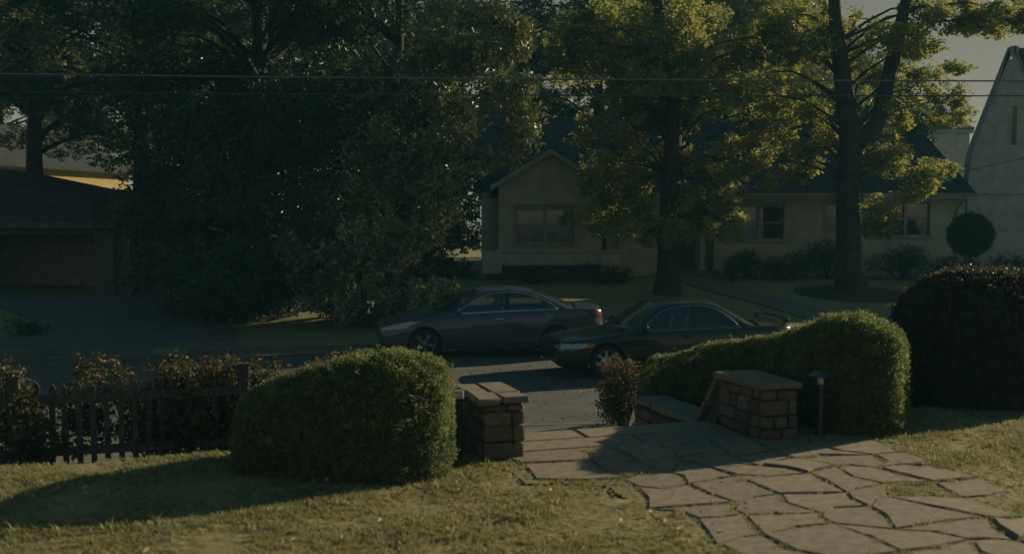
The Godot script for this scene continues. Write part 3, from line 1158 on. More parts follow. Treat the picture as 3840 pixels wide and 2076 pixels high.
func garage_house() -> void:
	var t := thing("garage_house", "dark shaded low house with a hip roof and garage door beside driveway", "house")
	var z := -33.0
	var g := -0.25
	var w := MB.new()
	wall_open(w, -24.0, -9.9, g, 1.95, z - 0.25, z, [[-18.2, -13.55, g - 0.1, 1.72], [-12.25, -11.4, g + 0.1, 1.75]])
	w.bx(-10.1, -9.9, g, 1.95, -41, z - 0.25)
	w.bx(-24, -9.9, g, 1.95, -41.2, -41)
	obj("wall", w, mats.dark_brick, t)
	var pr := MB.new()
	pr.bx(-13.5, -12.85, g, 1.9, z, z + 0.1, 0.02)
	obj("pier", pr, mats.stone_grey, t)
	var d := MB.new()
	d.bx(-18.2, -13.55, g, 1.92, z - 2.82, z - 2.75)
	var door := obj("garage_door", d, mats.garage, t)
	for r in 4:
		for k in 6:
			var p := MB.new()
			p.bx(-18.1 + k * 0.76, -17.42 + k * 0.76, g + 0.06 + r * 0.53, g + 0.51 + r * 0.53, z - 2.75, z - 2.72, 0.02)
			obj("panel", p, mats.garage, door)
	var sw := MB.new()
	sw.bx(-18.4, -18.2, g, 1.94, z - 2.9, z - 0.25)
	obj("bay_wall", sw, mats.dark_brick, t)
	sw = MB.new()
	sw.bx(-13.55, -13.35, g, 1.94, z - 2.9, z - 0.25)
	obj("bay_wall", sw, mats.dark_brick, t)
	var fl := MB.new()
	fl.bx(-18.2, -13.55, g - 0.1, g + 0.02, z - 2.8, z + 0.2)
	obj("bay_floor", fl, mats.drive, t)
	var fd := MB.new()
	fd.bx(-12.25, -11.4, g + 0.1, 1.75, z - 0.2, z - 0.14, 0.01)
	obj("side_door", fd, mats.door, t)
	var pc2 := MB.new()
	pc2.bx(-12.2, -11.95, g, 1.9, z + 0.9, z + 1.1, 0.02)
	obj("porch_post", pc2, mats.stone_grey, t)
	var f := MB.new()
	f.bx(-24.5, -9.3, 1.93, 2.12, z + 0.5, z + 0.6, 0.01)
	f.bx(-9.4, -9.3, 1.93, 2.12, -41.6, z + 0.5, 0.01)
	obj("fascia", f, mats.trim_wood, t)
	var so := MB.new()
	so.bx(-24.5, -9.4, 1.95, 1.98, -41.5, z + 0.5)
	obj("soffit", so, mats.trim_wood, t)
	var r := MB.new()
	var A := Vector3(-9.4, 2.05, z + 0.62)
	var B := Vector3(-9.4, 2.05, -41.7)
	var R := Vector3(-17.3, 3.9, -37.1)
	var R2 := Vector3(-26, 5.0, -37.1)
	var C := Vector3(-26, 2.12, z + 0.62)
	var D := Vector3(-26, 2.12, -41.7)
	r.fq(A, R, R2, C, Vector3(0, 1, 1))
	r.ft(A, R, B, Vector3(1, 1, 0))
	r.fq(B, R, R2, D, Vector3(0, 1, -1))
	obj("roof", r, mats.shingle_brown, t)

func far_house() -> void: # sunlit yellow house behind the garage house
	var t := thing("yellow_house", "distant sunlit yellow house with a grey green roof behind the garage house", "house", Vector3(-26.5, 0.0, -60), deg_to_rad(72))
	var w := MB.new()
	w.bx(-6, 6, 0, 5.4, -9, 0)
	obj("wall", w, mats.yellow, t)
	var r := MB.new()
	r.slab(Vector3(-6.6, 5.3, 0.6), Vector3(6.6, 5.3, 0.6), Vector3(6.6, 8.0, -4.5), Vector3(-6.6, 8.0, -4.5), Vector3(0, -0.15, 0))
	r.slab(Vector3(-6.6, 5.3, -9.6), Vector3(6.6, 5.3, -9.6), Vector3(6.6, 8.0, -4.5), Vector3(-6.6, 8.0, -4.5), Vector3(0, -0.15, 0))
	obj("roof", r, mats.roof_teal, t)
	for x in [-4.0, 3.0]:
		window(t, x, x + 1.2, 2.8, 4.2, 0.02, 1, mats.frame, false)
	var t2 := thing("dormer_house", "distant pale house with two roof dormers seen past the maple", "house", Vector3(27.3, 0.0, -70))
	var w2 := MB.new()
	w2.bx(-3, 4, 0, 8.2, -8, 0)
	obj("wall", w2, mats.far_grey, t2)
	var f2 := MB.new()
	f2.bx(-3.2, 4.2, 8.2, 8.55, -8.3, 0.3, 0.03)
	obj("cornice", f2, mats.frame, t2)
	var r2 := MB.new()
	r2.slab(Vector3(-3.2, 8.56, 0.3), Vector3(4.2, 8.56, 0.3), Vector3(3.2, 10.6, -4), Vector3(-2.2, 10.6, -4), Vector3(0, -0.1, 0))
	obj("roof", r2, mats.far_slate, t2)
	for x in [-1.6, 1.9]:
		var d := MB.new()
		gable_prism(d, [Vector2(x - 1.2, 8.56), Vector2(x + 1.2, 8.56), Vector2(x, 10.0)], -3.0, -0.2)
		obj("dormer", d, mats.far_grey, t2)

# ------------------------------------------------------------------ garden masonry
func rough_stone(t: Node3D, called: String, tr: Transform3D, s: Vector3, k: int) -> void:
	var mb := MB.new()
	mb.box(Transform3D(), s, rf(0.012, 0.022))
	for i in mb.v.size():      # the same corner always moves the same way
		var p := mb.v[i]
		var h := Vector3(sin(p.x * 91 + p.y * 47 + k), sin(p.y * 83 + p.z * 61 + k * 1.7), sin(p.z * 77 + p.x * 53 + k * 2.3))
		mb.v[i] = p + h * 0.007
	var n2 := PackedVector3Array()
	for i in range(0, mb.v.size(), 3):
		var g := -(mb.v[i + 1] - mb.v[i]).cross(mb.v[i + 2] - mb.v[i]).normalized()
		n2.append(g); n2.append(g); n2.append(g)
	mb.n = n2
	put(called, mb.mesh(), mats.rubble[k % 4] if called == "stone" else mats.flag[k % 4], t, tr)  # flagstone caps and copings toned lighter, sunlight put into their colour

# pier and stepped-down side wall, local axes: x along the garden wall, z back towards the lawn, y up; mirrored with side
func stair_pier(label: String, s_mid: float, side: float, pieces: int, sd: int) -> void:
	rng.seed = sd
	var t := thing("stone_stair_pier", label, "stone pier", st(s_mid, 0.0), deg_to_rad(17), "")
	var core := MB.new()
	core.bx(-0.17, 0.17, -0.12, 0.49, -0.80, -0.03)
	core.bx(-0.165, 0.165, -0.75, -0.12, -3.0, -0.801)
	core.slab(Vector3(-0.165, 0.49, -0.801), Vector3(0.165, 0.49, -0.801), Vector3(0.165, -0.12, -1.28), Vector3(-0.165, -0.12, -1.28), Vector3(0, -0.3, 0))
	obj("mortar_core", core, mats.mortar, t)
	var k := 0
	# pillar courses on front, back and both flanks
	var y := -0.12
	while y < 0.44:
		var h := minf(rf(0.10, 0.165), 0.49 - y)
		if 0.49 - y - h < 0.06:
			h = 0.49 - y
		for f in 4:
			var lenx: float = 0.40 if f % 2 == 0 else 0.74
			var a := -lenx / 2
			while a < lenx / 2 - 0.02:
				var l := rf(0.14, 0.3)
				if lenx / 2 - a - l < 0.1:
					l = lenx / 2 - a
				var m := a + l / 2
				var d := rf(0.05, 0.075)
				var tr: Transform3D
				var sz: Vector3
				if f == 0:
					tr = Transform3D(Basis(), Vector3(m, y + h / 2, -0.01)); sz = Vector3(l - 0.014, h - 0.014, d)
				elif f == 2:
					tr = Transform3D(Basis(), Vector3(m, y + h / 2, -0.82)); sz = Vector3(l - 0.014, h - 0.014, d)
				else:
					tr = Transform3D(Basis(), Vector3(0.175 * (1 if f == 1 else -1), y + h / 2, -0.415 + m)); sz = Vector3(d, h - 0.014, l - 0.014)
				rough_stone(t, "stone", tr, sz, k)
				k += 1
				a += l
		y += h
	# side wall down the steps
	y = -0.68
	while y < 0.45:
		var h := rf(0.11, 0.16)
		var a := 0.86
		while a < 3.0:
			var l := rf(0.2, 0.42)
			if 3.0 - a - l < 0.14:
				l = 3.0 - a
			var lim := maxf(-0.12, 0.46 - maxf(0.0, a + l - 0.86) * 1.27)
			if y + h < lim + 0.02:
				for f in [1.0, -1.0]:
					rough_stone(t, "stone", Transform3D(Basis(), Vector3(0.17 * f, y + h / 2, -a - l / 2)), Vector3(0.06, h - 0.014, l - 0.014), k)
					k += 1
			a += l
		y += h
	for i in 3:
		rough_stone(t, "stone", Transform3D(Basis(), Vector3(0, -0.62 + i * 0.18, -3.0)), Vector3(0.36, 0.165, 0.06), k)
		k += 1
	# cap and copings
	if pieces == 1:
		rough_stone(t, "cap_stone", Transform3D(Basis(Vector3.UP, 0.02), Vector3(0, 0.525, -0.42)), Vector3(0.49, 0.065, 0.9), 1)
	else:
		var gx := [-0.245, -0.02, 0.245]
		var gz := [-0.87, -0.52, -0.27, 0.035]
		for i in 2:
			for j in 3:
				if i == 1 and j == 1:
					continue
				var z1: float = gz[j + 1] if not (i == 1 and j == 0) else gz[2]
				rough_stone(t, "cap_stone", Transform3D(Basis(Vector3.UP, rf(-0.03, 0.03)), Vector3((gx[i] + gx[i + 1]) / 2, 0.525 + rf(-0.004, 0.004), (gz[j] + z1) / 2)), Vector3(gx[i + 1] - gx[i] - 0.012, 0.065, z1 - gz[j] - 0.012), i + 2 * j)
	for i in 2:
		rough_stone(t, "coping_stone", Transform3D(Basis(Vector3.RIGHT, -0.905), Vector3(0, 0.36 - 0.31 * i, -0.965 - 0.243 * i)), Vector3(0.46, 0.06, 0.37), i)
	for i in 3:
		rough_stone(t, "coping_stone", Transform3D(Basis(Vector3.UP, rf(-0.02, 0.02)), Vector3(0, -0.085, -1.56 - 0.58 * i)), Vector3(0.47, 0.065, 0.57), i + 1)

func flagstones() -> void:
	rng.seed = 77
	var bed := MB.new()
	var P := []
	for i in 9:
		var row := PackedVector3Array()
		for j in 9:
			var tt: float = [-7.5, -6.0, -4.5, -3.0, -2.0, -1.0, -0.85, 0.0, 0.30][j]
			row.append(st(lerpf(-1.45 if tt > -0.9 else -0.85, 2.4, i / 8.0), tt, 0.0))
		P.append(row)
	bed.grid(P, func(_p: Vector3) -> Vector3: return Vector3.UP)
	var path := setting("flagstone_path", bed, mats.soil)
	var nx := 7
	var nz := 15
	var gx := []
	for i in nx + 1:
		var col := []
		for j in nz + 1:
			var e := 0.5 if i == 0 or i == nx else 1.0
			col.append(Vector2(lerpf(-1.22, 2.2, i / float(nx)) + rf(-0.18, 0.18), lerpf(0.16, -6.9, j / float(nz)) + (rf(-0.16, 0.16) if j > 0 else 0.0) * e))
		gx.append(col)
	var mid := {}
	for i in nx + 1:
		for j in nz + 1:
			for d in 2:
				mid[[i, j, d]] = Vector2(rf(-0.09, 0.09), rf(-0.09, 0.09))
	var edge := func(a: Vector2i, b: Vector2i) -> Vector2:
		var lo := Vector2i(mini(a.x, b.x), mini(a.y, b.y))
		var d := 0 if a.y == b.y else 1
		return (gx[a.x][a.y] + gx[b.x][b.y]) / 2 + mid[[lo.x, lo.y, d]]
	for i in nx:
		for j in nz:
			if (i == 0 and j > 1) or (j > 1 and rng.randf() < 0.05) or (i == nx - 1 and j < 3 and rng.randf() < 0.3):
				continue
			var c := [Vector2i(i, j), Vector2i(i + 1, j), Vector2i(i + 1, j + 1), Vector2i(i, j + 1)]
			var poly := []
			var cen := Vector2()
			for k in 4:
				var a: Vector2i = c[k]
				poly.append(gx[a.x][a.y])
				poly.append(edge.call(a, c[(k + 1) % 4]))
				cen += gx[a.x][a.y] / 4
			var ip := []
			var sh := rf(0.014, 0.032)
			for q in poly:
				var d: Vector2 = q - cen
				ip.append(Vector2((d * (1.0 - sh / d.length())).x + rf(-0.015, 0.015), (d * (1.0 - sh / d.length())).y + rf(-0.015, 0.015)))
			var o := st(cen.x, cen.y, rf(0.0, 0.006))
			var b := Basis(Vector3.UP, deg_to_rad(17))
			var lift := 0.0
			if i >= 4 and j >= 2 and rng.randf() < 0.16:
				lift = rf(0.03, 0.055)
			elif rng.randf() < 0.3:
				lift = rf(0.005, 0.02)
			b = b.rotated(Vector3(0.5, 0, 0.84).normalized(), -lift).rotated(Vector3.RIGHT, rf(-0.012, 0.012))
			o.y += lift * 0.26
			var mb := MB.new()
			var pz := []
			for q in ip:
				pz.append(Vector2(q.x, -q.y))
			mb.prism(pz, -0.09, 0.011, 0.012, Transform3D())
			put("flagstone", mb.mesh(), mats.flag[rng.randi() % 4], path, Transform3D(b, o))
			var foot := PackedVector2Array()
			for q in pz:
				var w := Transform3D(b, o) * Vector3(q.x * 0.95, 0, q.y * 0.95)
				foot.append(Vector2(w.x, w.z))
			stones.append([Vector2(o.x, o.z), foot])
	# stair head slabs and the treads below
	var head := MB.new()
	head.bx(-1.22, 1.22, -0.95, -0.16, -0.98, -0.20)
	var steps := setting("stone_steps", head, mats.mortar)
	steps.transform = Transform3D(Basis(Vector3.UP, deg_to_rad(17)), st(0, 0))
	for q in [[-1.2, 0.1, -0.62, -0.22], [0.115, 1.2, -0.60, -0.215], [-1.2, -0.35, -1.04, -0.645], [-0.335, 1.2, -1.05, -0.63]]:
		var s := MB.new()
		s.box(Transform3D(), Vector3(q[1] - q[0], 0.15, q[3] - q[2]), 0.018)
		put("slab", s.mesh(), mats.flag[rng.randi() % 4], steps, Transform3D(Basis(Vector3.RIGHT, rf(-0.008, 0.008)), Vector3((q[0] + q[1]) / 2, -0.068 + rf(-0.004, 0.004), (q[2] + q[3]) / 2)))
	for k in 4:
		var s := MB.new()
		s.bx(-1.2, 1.2, -0.9, -0.155 * (k + 1), -1.05 - 0.34 * (k + 1), -1.05 - 0.34 * k + 0.02, 0.015)
		obj("tread", s, mats.flag[k], steps)

func grass() -> void:
	rng.seed = 11
	var tuft := MB.new()
	for k in 9:
		var a := rf(0, TAU)
		var o := Vector3(rf(-0.02, 0.02), 0, rf(-0.02, 0.02))
		var d := Vector3(cos(a), 0, sin(a))
		var l := rf(0.025, 0.05)
		var s := d.cross(Vector3.UP) * 0.0028
		var m := o + Vector3.UP * l * 0.6 + d * l * 0.25
		var tip := o + Vector3.UP * l * 0.85 + d * l * 0.7
		tuft.fq(o - s, o + s, m + s * 0.8, m - s * 0.8, d + Vector3.UP)
		tuft.ft(m - s * 0.8, m + s * 0.8, tip, d + Vector3.UP)
	var xf := []
	var cols := []
	var nz := FastNoiseLite.new()
	nz.seed = 3
	nz.frequency = 0.9
	var pal := [Color(0.37, 0.35, 0.165), Color(0.29, 0.30, 0.13), Color(0.43, 0.39, 0.22), Color(0.22, 0.25, 0.10)]
	for k in 130000:
		var d := sqrt(rf(4.6 * 4.6, 12.2 * 12.2))
		var p := Vector2(d * rf(-0.58, 0.60), -d)
		var q := p - SO
		var s := q.dot(SE)
		var t := q.dot(SN)
		if t > 1.0 or (absf(s) < 1.7 and t > 0.15):
			continue
		var on_path := s > -1.5 and s < 1.9 and t < 0.2
		if s > -2.0 and s < 2.3 and t < 0.3:
			var hit := false
			for f in stones:
				if p.distance_squared_to(f[0]) < 0.36 and Geometry2D.is_point_in_polygon(p, f[1]):
					hit = true
					break
			if hit:
				continue
		var v := nz.get_noise_2dv(p)
		if rng.randf() < 0.25 - v:
			continue
		var sc := rf(0.6, 1.15) * (0.8 + 0.5 * v) * (0.8 if on_path else 1.0)
		if rng.randf() < 0.03:
			sc *= rf(1.4, 2.1)
		xf.append(Transform3D(Basis(Vector3.UP, rf(0, TAU)).scaled(Vector3(sc, sc * rf(0.7, 1.2), sc)), Vector3(p.x, maxf(lie(p.x, p.y), 0.002) - 0.004, p.y)))
		var c: Color = pal[rng.randi() % 4]
		cols.append(c.lerp(pal[2], clampf(0.3 - v, 0, 0.8)) * rf(0.8, 1.2))
	var o := scatter("grass", tuft.mesh(), mats.blade, xf, cols)
	tag(o, "short dry yellow green grass of the front lawn", "grass")
	# dropped leaves
	var lf := MB.new()
	leaf_into(lf, Vector3(-0.03, 0.01, 0), Vector3.RIGHT, Vector3.UP, 0.06, 0.035, 0.3, 0.1)
	xf = []
	cols = []
	for k in 330:
		var d := sqrt(rf(5.0 * 5.0, 10.0 * 10.0))
		var p := Vector2(d * rf(-0.55, 0.55), -d)
		if (p - SO).dot(SN) > 0.5:
			continue
		xf.append(Transform3D(Basis(Vector3.UP, rf(0, TAU)).rotated(rdir(), 0.5).scaled(Vector3.ONE * rf(0.6, 1.2)), Vector3(p.x, lie(p.x, p.y) + 0.03, p.y)))
		cols.append([Color(0.42, 0.36, 0.24), Color(0.3, 0.2, 0.08), Color(0.36, 0.3, 0.12)][rng.randi() % 3])
	tag(scatter("fallen_leaves", lf.mesh(), mats.litter, xf, cols), "pale dry leaves fallen on the front lawn", "leaves")
	xf = []
	cols = []
	for k in 1500:
		var x := rf(-13, 13)
		var r := 22.95 - absf(rf(-1, 1) * rf(0, 1)) * 1.6 if k < 900 else rf(14, 22.5)
		xf.append(Transform3D(Basis(Vector3.UP, rf(0, TAU)).rotated(rdir(), 0.5).scaled(Vector3.ONE * rf(0.8, 1.5)), Vector3(x, -0.725, -(r + 0.15 * x))))
		cols.append([Color(0.30, 0.24, 0.12), Color(0.2, 0.13, 0.06), Color(0.26, 0.22, 0.08)][rng.randi() % 3])
	tag(scatter("gutter_leaves", lf.mesh(), mats.litter, xf, cols), "dry leaves blown along the street and far gutter", "leaves")

func picket_fence() -> void:
	rng.seed = 21
	var a := Vector3(-7.4, 0, -8.98)
	var b := Vector3(-1.0, 0, -10.93)
	var t := thing("picket_fence", "weathered wooden picket fence on the bank behind the long hedge, grown through with roses", "fence")
	var d := (b - a).normalized()
	var yaw := atan2(-d.z, d.x)
	var len := a.distance_to(b)
	var bs := Basis(Vector3.UP, yaw)
	var g := -0.40
	for y in [g + 0.26, g + 0.78]:
		var k := 0.0
		while k < len - 0.1:
			var l := minf(2.15, len - k)
			var r := MB.new()
			r.box(Transform3D(), Vector3(l - 0.1, 0.085, 0.035), 0.006)
			put("rail", r.mesh(), mats.fence, t, Transform3D(bs, a + d * (k + l / 2) + Vector3(0, y, 0)))
			k += 2.15
	var post := MB.new()
	post.box(Transform3D(Basis(), Vector3(0, 0.38, 0)), Vector3(0.105, 1.32, 0.105), 0.006)
	post.box(Transform3D(Basis(), Vector3(0, 1.05, 0)), Vector3(0.14, 0.03, 0.14), 0.006)
	var pm := post.mesh()
	var off := 0.55
	while off < len - 0.7:
		put("post", pm, mats.fence, t, Transform3D(bs, a + d * off + Vector3(0, g, 0)))
		off += 2.15
	var pk := MB.new()
	var pts := [Vector2(-0.027, 0.0), Vector2(0.027, 0.0), Vector2(0.027, 0.83), Vector2(0.0, 0.88), Vector2(-0.027, 0.83)]
	gable_prism(pk, pts, -0.011, 0.011)
	var pkm := pk.mesh()
	var x := 0.08
	while x < len:
		if absf(fposmod(x - 0.55 + 1.075, 2.15) - 1.075) > 0.09:
			put("picket", pkm, mats.fence, t, Transform3D(bs.rotated(d.cross(Vector3.UP), rf(-0.025, 0.025)), a + d * x + Vector3(0, g + 0.06 + rf(-0.02, 0.02), 0) - d.cross(Vector3.UP) * 0.032))
		x += 0.128
	# roses on the street side of the fence
	var leaf := sprig(8, 0.06, 0.05, 0.032)
	var fl := MB.new()
	for r in 3:
		for k in 6:
			var an := TAU * k / 6.0 + r * 0.5
			var up := 0.35 + r * 0.45
			leaf_into(fl, Vector3.ZERO, Vector3(cos(an), up, sin(an)).normalized(), Vector3.UP, 0.042 - 0.007 * r, 0.036 - 0.006 * r, 0.2, -0.1)
	var flm := fl.mesh()
	var names := ["orange rose bush behind the picket fence beside the tall fence post", "coral rose bush behind the picket fence close to the hedge", "yellowing rose bush rising over the middle of the picket fence", "sparse rose bush with few blooms at the far fence end"]
	var where := [[-3.7, 0.5, 12], [-2.45, 0.75, 24], [-3.1, 0.55, 12], [-5.4, 0.5, 5]]
	for i in 4:
		var cx: float = where[i][0]
		var cz := lerpf(a.z, b.z, (cx - a.x) / (b.x - a.x)) - 0.32
		var rt := thing("rose_bush", names[i], "rose bush", Vector3(cx, -0.42, cz), 0.0, "roses along the fence")
		var stems := MB.new()
		var xf := []
		var cols := []
		var tips := []
		for k in 24:
			var e := Vector3(rf(-0.8, 0.8), rf(0.5, 1.12), rf(-0.2, 0.24))
			tips.append(e)
			stems.tube([Vector3(rf(-0.1, 0.1), -0.05, rf(-0.05, 0.05)), Vector3(e.x * 0.5, e.y * 0.5, e.z * 0.5), e], [0.009, 0.007, 0.003], 5)
			clump_xf([e * Vector3(1, 0.9, 1), 0.18, 0.2, 0.16], 190, xf, cols, [Color(0.07, 0.085, 0.025), Color(0.11, 0.10, 0.03), Color(0.05, 0.07, 0.025), Color(0.15, 0.11, 0.04)])
			clump_xf([Vector3(e.x * 1.1, e.y * 0.5, e.z), 0.28, 0.26, 0.15], 170, xf, cols, [Color(0.045, 0.065, 0.025), Color(0.06, 0.075, 0.025)])
		obj("stems", stems, mats.bark, rt)
		scatter("foliage", leaf, mats.leaf, xf, cols, rt)
		for k in where[i][2]:
			var p: Vector3 = tips[rng.randi() % tips.size()] + Vector3(rf(-0.14, 0.14), rf(0.0, 0.14), rf(-0.1, 0.14))
			put("flower", flm, mats.petal[(k + i) % 3], rt, Transform3D(Basis(Vector3.RIGHT, rf(-0.3, 0.9)).rotated(Vector3.UP, rf(0, TAU)).scaled(Vector3.ONE * rf(0.6, 1.05)), p))

func wire(called: String, label: String, pts: Array, r: float, m: Material, group: String) -> void:
	var mb := MB.new()
	var P := []
	for k in 41:
		var u := k / 40.0
		var a: Vector3 = pts[0].lerp(pts[1], u)
		a.y -= 4 * pts[2] * u * (1 - u)
		P.append(a)
	mb.tube(P, [r], 6)
	tag(obj(called, mb, m), label, "cable", group)

func shrub(called: String, label: String, at: Vector3, rx: float, ry: float, rz: float, per: float, leaf: Mesh, m: Material, pal: Array, sd: int, group := "") -> Node3D:
	rng.seed = sd
	var t := thing(called, label, "shrub", at, 0.0, group)
	var stems := MB.new()
	var xf := []
	var cols := []
	for k in 14:
		var d := rdir()
		d.y = absf(d.y)
		var c := Vector3(d.x * rx * 0.62, ry * (0.25 + 0.5 * d.y), d.z * rz * 0.62)
		clump_xf([c, rx * 0.5, ry * 0.36, rz * 0.5], per, xf, cols, pal)
		stems.tube([Vector3(0, -0.1, 0), c * Vector3(0.5, 0.4, 0.5), c], [0.03, 0.02, 0.006], 5)
	obj("stems", stems, mats.bark, t)
	scatter("foliage", leaf, m, xf, cols, t)
	return t

func make_materials() -> void:
	var W := Color(1, 1, 1)
	var mottled := ntex(1, 0.012, Color(0.66, 0.66, 0.66), W, 0.35)
	var plaster := ntex(5, 0.006, Color(0.86, 0.86, 0.86), W, 0.3)
	var bark_t := ntex(2, 0.02, Color(0.45, 0.45, 0.45), W, 0.3, 512, 4.0)
	var turf := ntex(3, 0.02, lin(0.141, 0.144, 0.059), lin(0.266, 0.237, 0.111), 0.5)
	var tar := ntex(4, 0.008, Color(0.72, 0.72, 0.72), W, 0.5)
	mats.turf = textured(turf, 2.3, 1.0, 0.5)
	mats.soil = textured(ntex(12, 0.03, lin(0.17, 0.16, 0.085), lin(0.25, 0.22, 0.12), 0.5), 0.9, 1.0, 0.6)
	mats.dark_soil = textured(ntex(12, 0.03, lin(0.02, 0.017, 0.012), lin(0.05, 0.04, 0.025), 0.5), 0.9, 1.0, 1.5)
	mats.asphalt = textured(tar, 3.1, 0.85, 0.2, lin(0.111, 0.110, 0.105))
	mats.concrete = textured(tar, 2.7, 0.9, 0.15, lin(0.185, 0.174, 0.148))
	mats.drive = textured(tar, 3.7, 0.9, 0.15, lin(0.148, 0.141, 0.122))
	mats.stone_grey = textured(mottled, 0.8, 0.9, 0.4, lin(0.148, 0.141, 0.126))
	mats.mortar = textured(mottled, 0.5, 1.0, 0.4, lin(0.104, 0.089, 0.070))
	mats.rubble = []
	for c in [lin(0.192, 0.152, 0.104), lin(0.163, 0.126, 0.085), lin(0.215, 0.178, 0.130), lin(0.148, 0.122, 0.092)]:
		mats.rubble.append(textured(mottled, 0.45, 0.95, 0.5, c))
	mats.flag = []
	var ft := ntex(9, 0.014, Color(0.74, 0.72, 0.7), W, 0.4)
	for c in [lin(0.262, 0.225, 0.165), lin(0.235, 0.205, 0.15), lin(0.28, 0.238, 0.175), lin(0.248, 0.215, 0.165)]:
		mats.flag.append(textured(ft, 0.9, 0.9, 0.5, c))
	mats.bark = textured(bark_t, 1.1, 0.95, 2.5, lin(0.085, 0.07, 0.055))
	mats.cream = textured(plaster, 1.9, 0.85, 0.03, lin(0.46, 0.47, 0.39))
	mats.cream_pale = textured(plaster, 1.7, 0.8, 0.03, lin(0.50, 0.50, 0.45))
	mats.white_brick = textured(plaster, 1.3, 0.85, 0.03, lin(0.40, 0.42, 0.42))
	mats.dark_brick = textured(mottled, 1.1, 0.95, 0.3, lin(0.17, 0.13, 0.10))
	mats.yellow = textured(plaster, 2.0, 0.9, 0.03, lin(0.407, 0.311, 0.126))
	mats.far_grey = textured(plaster, 2.0, 0.9, 0.03, lin(0.50, 0.48, 0.45))
	mats.far_slate = textured(mottled, 2.0, 0.9, 0.1, lin(0.12, 0.12, 0.125))
	var rows := Image.create(256, 256, false, Image.FORMAT_RGB8)
	rng.seed = 4
	for r in 16:
		var x := 0
		while x < 256:
			var w := 14 + rng.randi() % 10
			var g := rf(0.62, 1.0)
			rows.fill_rect(Rect2i(x, r * 16, w, 16), Color(g, g, g))
			rows.fill_rect(Rect2i(x, r * 16 + 13, w, 3), Color(0.35, 0.35, 0.35))
			x += w
	var shingle_t := ImageTexture.create_from_image(rows)
	mats.shingle = textured(shingle_t, 2.3, 0.9, 0.6, lin(0.06, 0.062, 0.075))
	mats.roof_teal = textured(shingle_t, 2.3, 0.95, 0.3, lin(0.05, 0.062, 0.06))
	mats.shingle_brown = textured(shingle_t, 2.3, 0.95, 0.6, lin(0.09, 0.08, 0.07))
	mats.frame = textured(plaster, 1.5, 0.6, 0.03, lin(0.333, 0.348, 0.333))
	mats.gutter = plain(lin(0.252, 0.266, 0.266), 0.45)
	mats.trim_wood = textured(mottled, 1.0, 0.8, 0.0, lin(0.17, 0.15, 0.13))
	mats.garage = textured(plaster, 1.4, 0.7, 0.0, lin(0.19, 0.175, 0.15))
	mats.door = textured(mottled, 1.0, 0.5, 0.0, lin(0.05, 0.03, 0.02))
	mats.curtain = textured(mottled, 0.7, 0.95, 0.0, lin(0.370, 0.326, 0.244))
	mats.metal = plain(lin(0.5, 0.45, 0.35), 0.3, 1.0)
	mats.pane = glass(lin(0.06, 0.07, 0.07), 0.22)
	mats.fence = textured(bark_t, 0.5, 0.85, 0.4, lin(0.11, 0.11, 0.11))
	mats.post_black = plain(lin(0.03, 0.03, 0.032), 0.5)
	mats.lamp_cap = plain(lin(0.10, 0.11, 0.12), 0.35, 0.6)
	mats.lamp_glass = plain(lin(0.407, 0.414, 0.407), 0.3)
	mats.wire = plain(lin(0.045, 0.05, 0.06), 0.5)
	mats.wire_pale = plain(lin(0.16, 0.18, 0.22), 0.4, 0.5)
	mats.leaf = leafy(0.5, 0.8)
	mats.leaf_maple = leafy(0.55, 1.0)
	mats.leaf_gloss = leafy(0.4, 0.7, 0.7)
	mats.leaf_glint = leafy(0.38, 1.1, 1.0)
	mats.leaf_box = leafy(0.45, 1.0, 0.4)
	mats.blade = leafy(0.6, 1.0)
	mats.litter = leafy(0.7, 0.3)
	mats.core = textured(mottled, 0.4, 1.0, 1.0, lin(0.11, 0.10, 0.065))
	mats.petal = []
	for c in [lin(0.45, 0.09, 0.05), lin(0.5, 0.16, 0.06), lin(0.5, 0.13, 0.11)]:
		var m := plain(c, 0.6)
		m.backlight_enabled = true
		m.backlight = Color(0.6, 0.5, 0.5)
		mats.petal.append(m)
	# cars
	mats.tyre = plain(lin(0.016, 0.016, 0.016), 0.85)
	mats.dark = plain(lin(0.012, 0.012, 0.012), 0.9)
	mats.trim = plain(lin(0.014, 0.015, 0.016), 0.45)
	mats.chrome = plain(lin(0.55, 0.56, 0.57), 0.2, 1.0)
	mats.alloy = plain(lin(0.42, 0.43, 0.44), 0.35, 0.8)
	mats.alloy_dark = plain(lin(0.16, 0.165, 0.17), 0.4, 0.8)
	mats.seat = plain(lin(0.05, 0.048, 0.045), 0.9)
	mats.car_glass = glass(lin(0.03, 0.045, 0.055), 0.62)
	mats.lamp = plain(lin(0.34, 0.38, 0.41), 0.12)
	mats.lamp.clearcoat_enabled = true
	mats.amber = plain(lin(0.5, 0.15, 0.04), 0.2)
	mats.tail = plain(lin(0.07, 0.01, 0.009), 0.25)
	mats.paint_green = paint(lin(0.012, 0.02, 0.02))
	mats.paint_blue = paint(lin(0.05, 0.066, 0.088))

func road_strip(r0: float, r1: float, y: float, x0: float, x1: float) -> MB:
	var mb := MB.new()
	var P := []
	for i in 61:
		var x := lerpf(x0, x1, i / 60.0)
		P.append(PackedVector3Array([Vector3(x, y, -(r0 + 0.15 * x)), Vector3(x, y, -(r1 + 0.15 * x))]))
	mb.grid(P, func(_p: Vector3) -> Vector3: return Vector3.UP)
	return mb

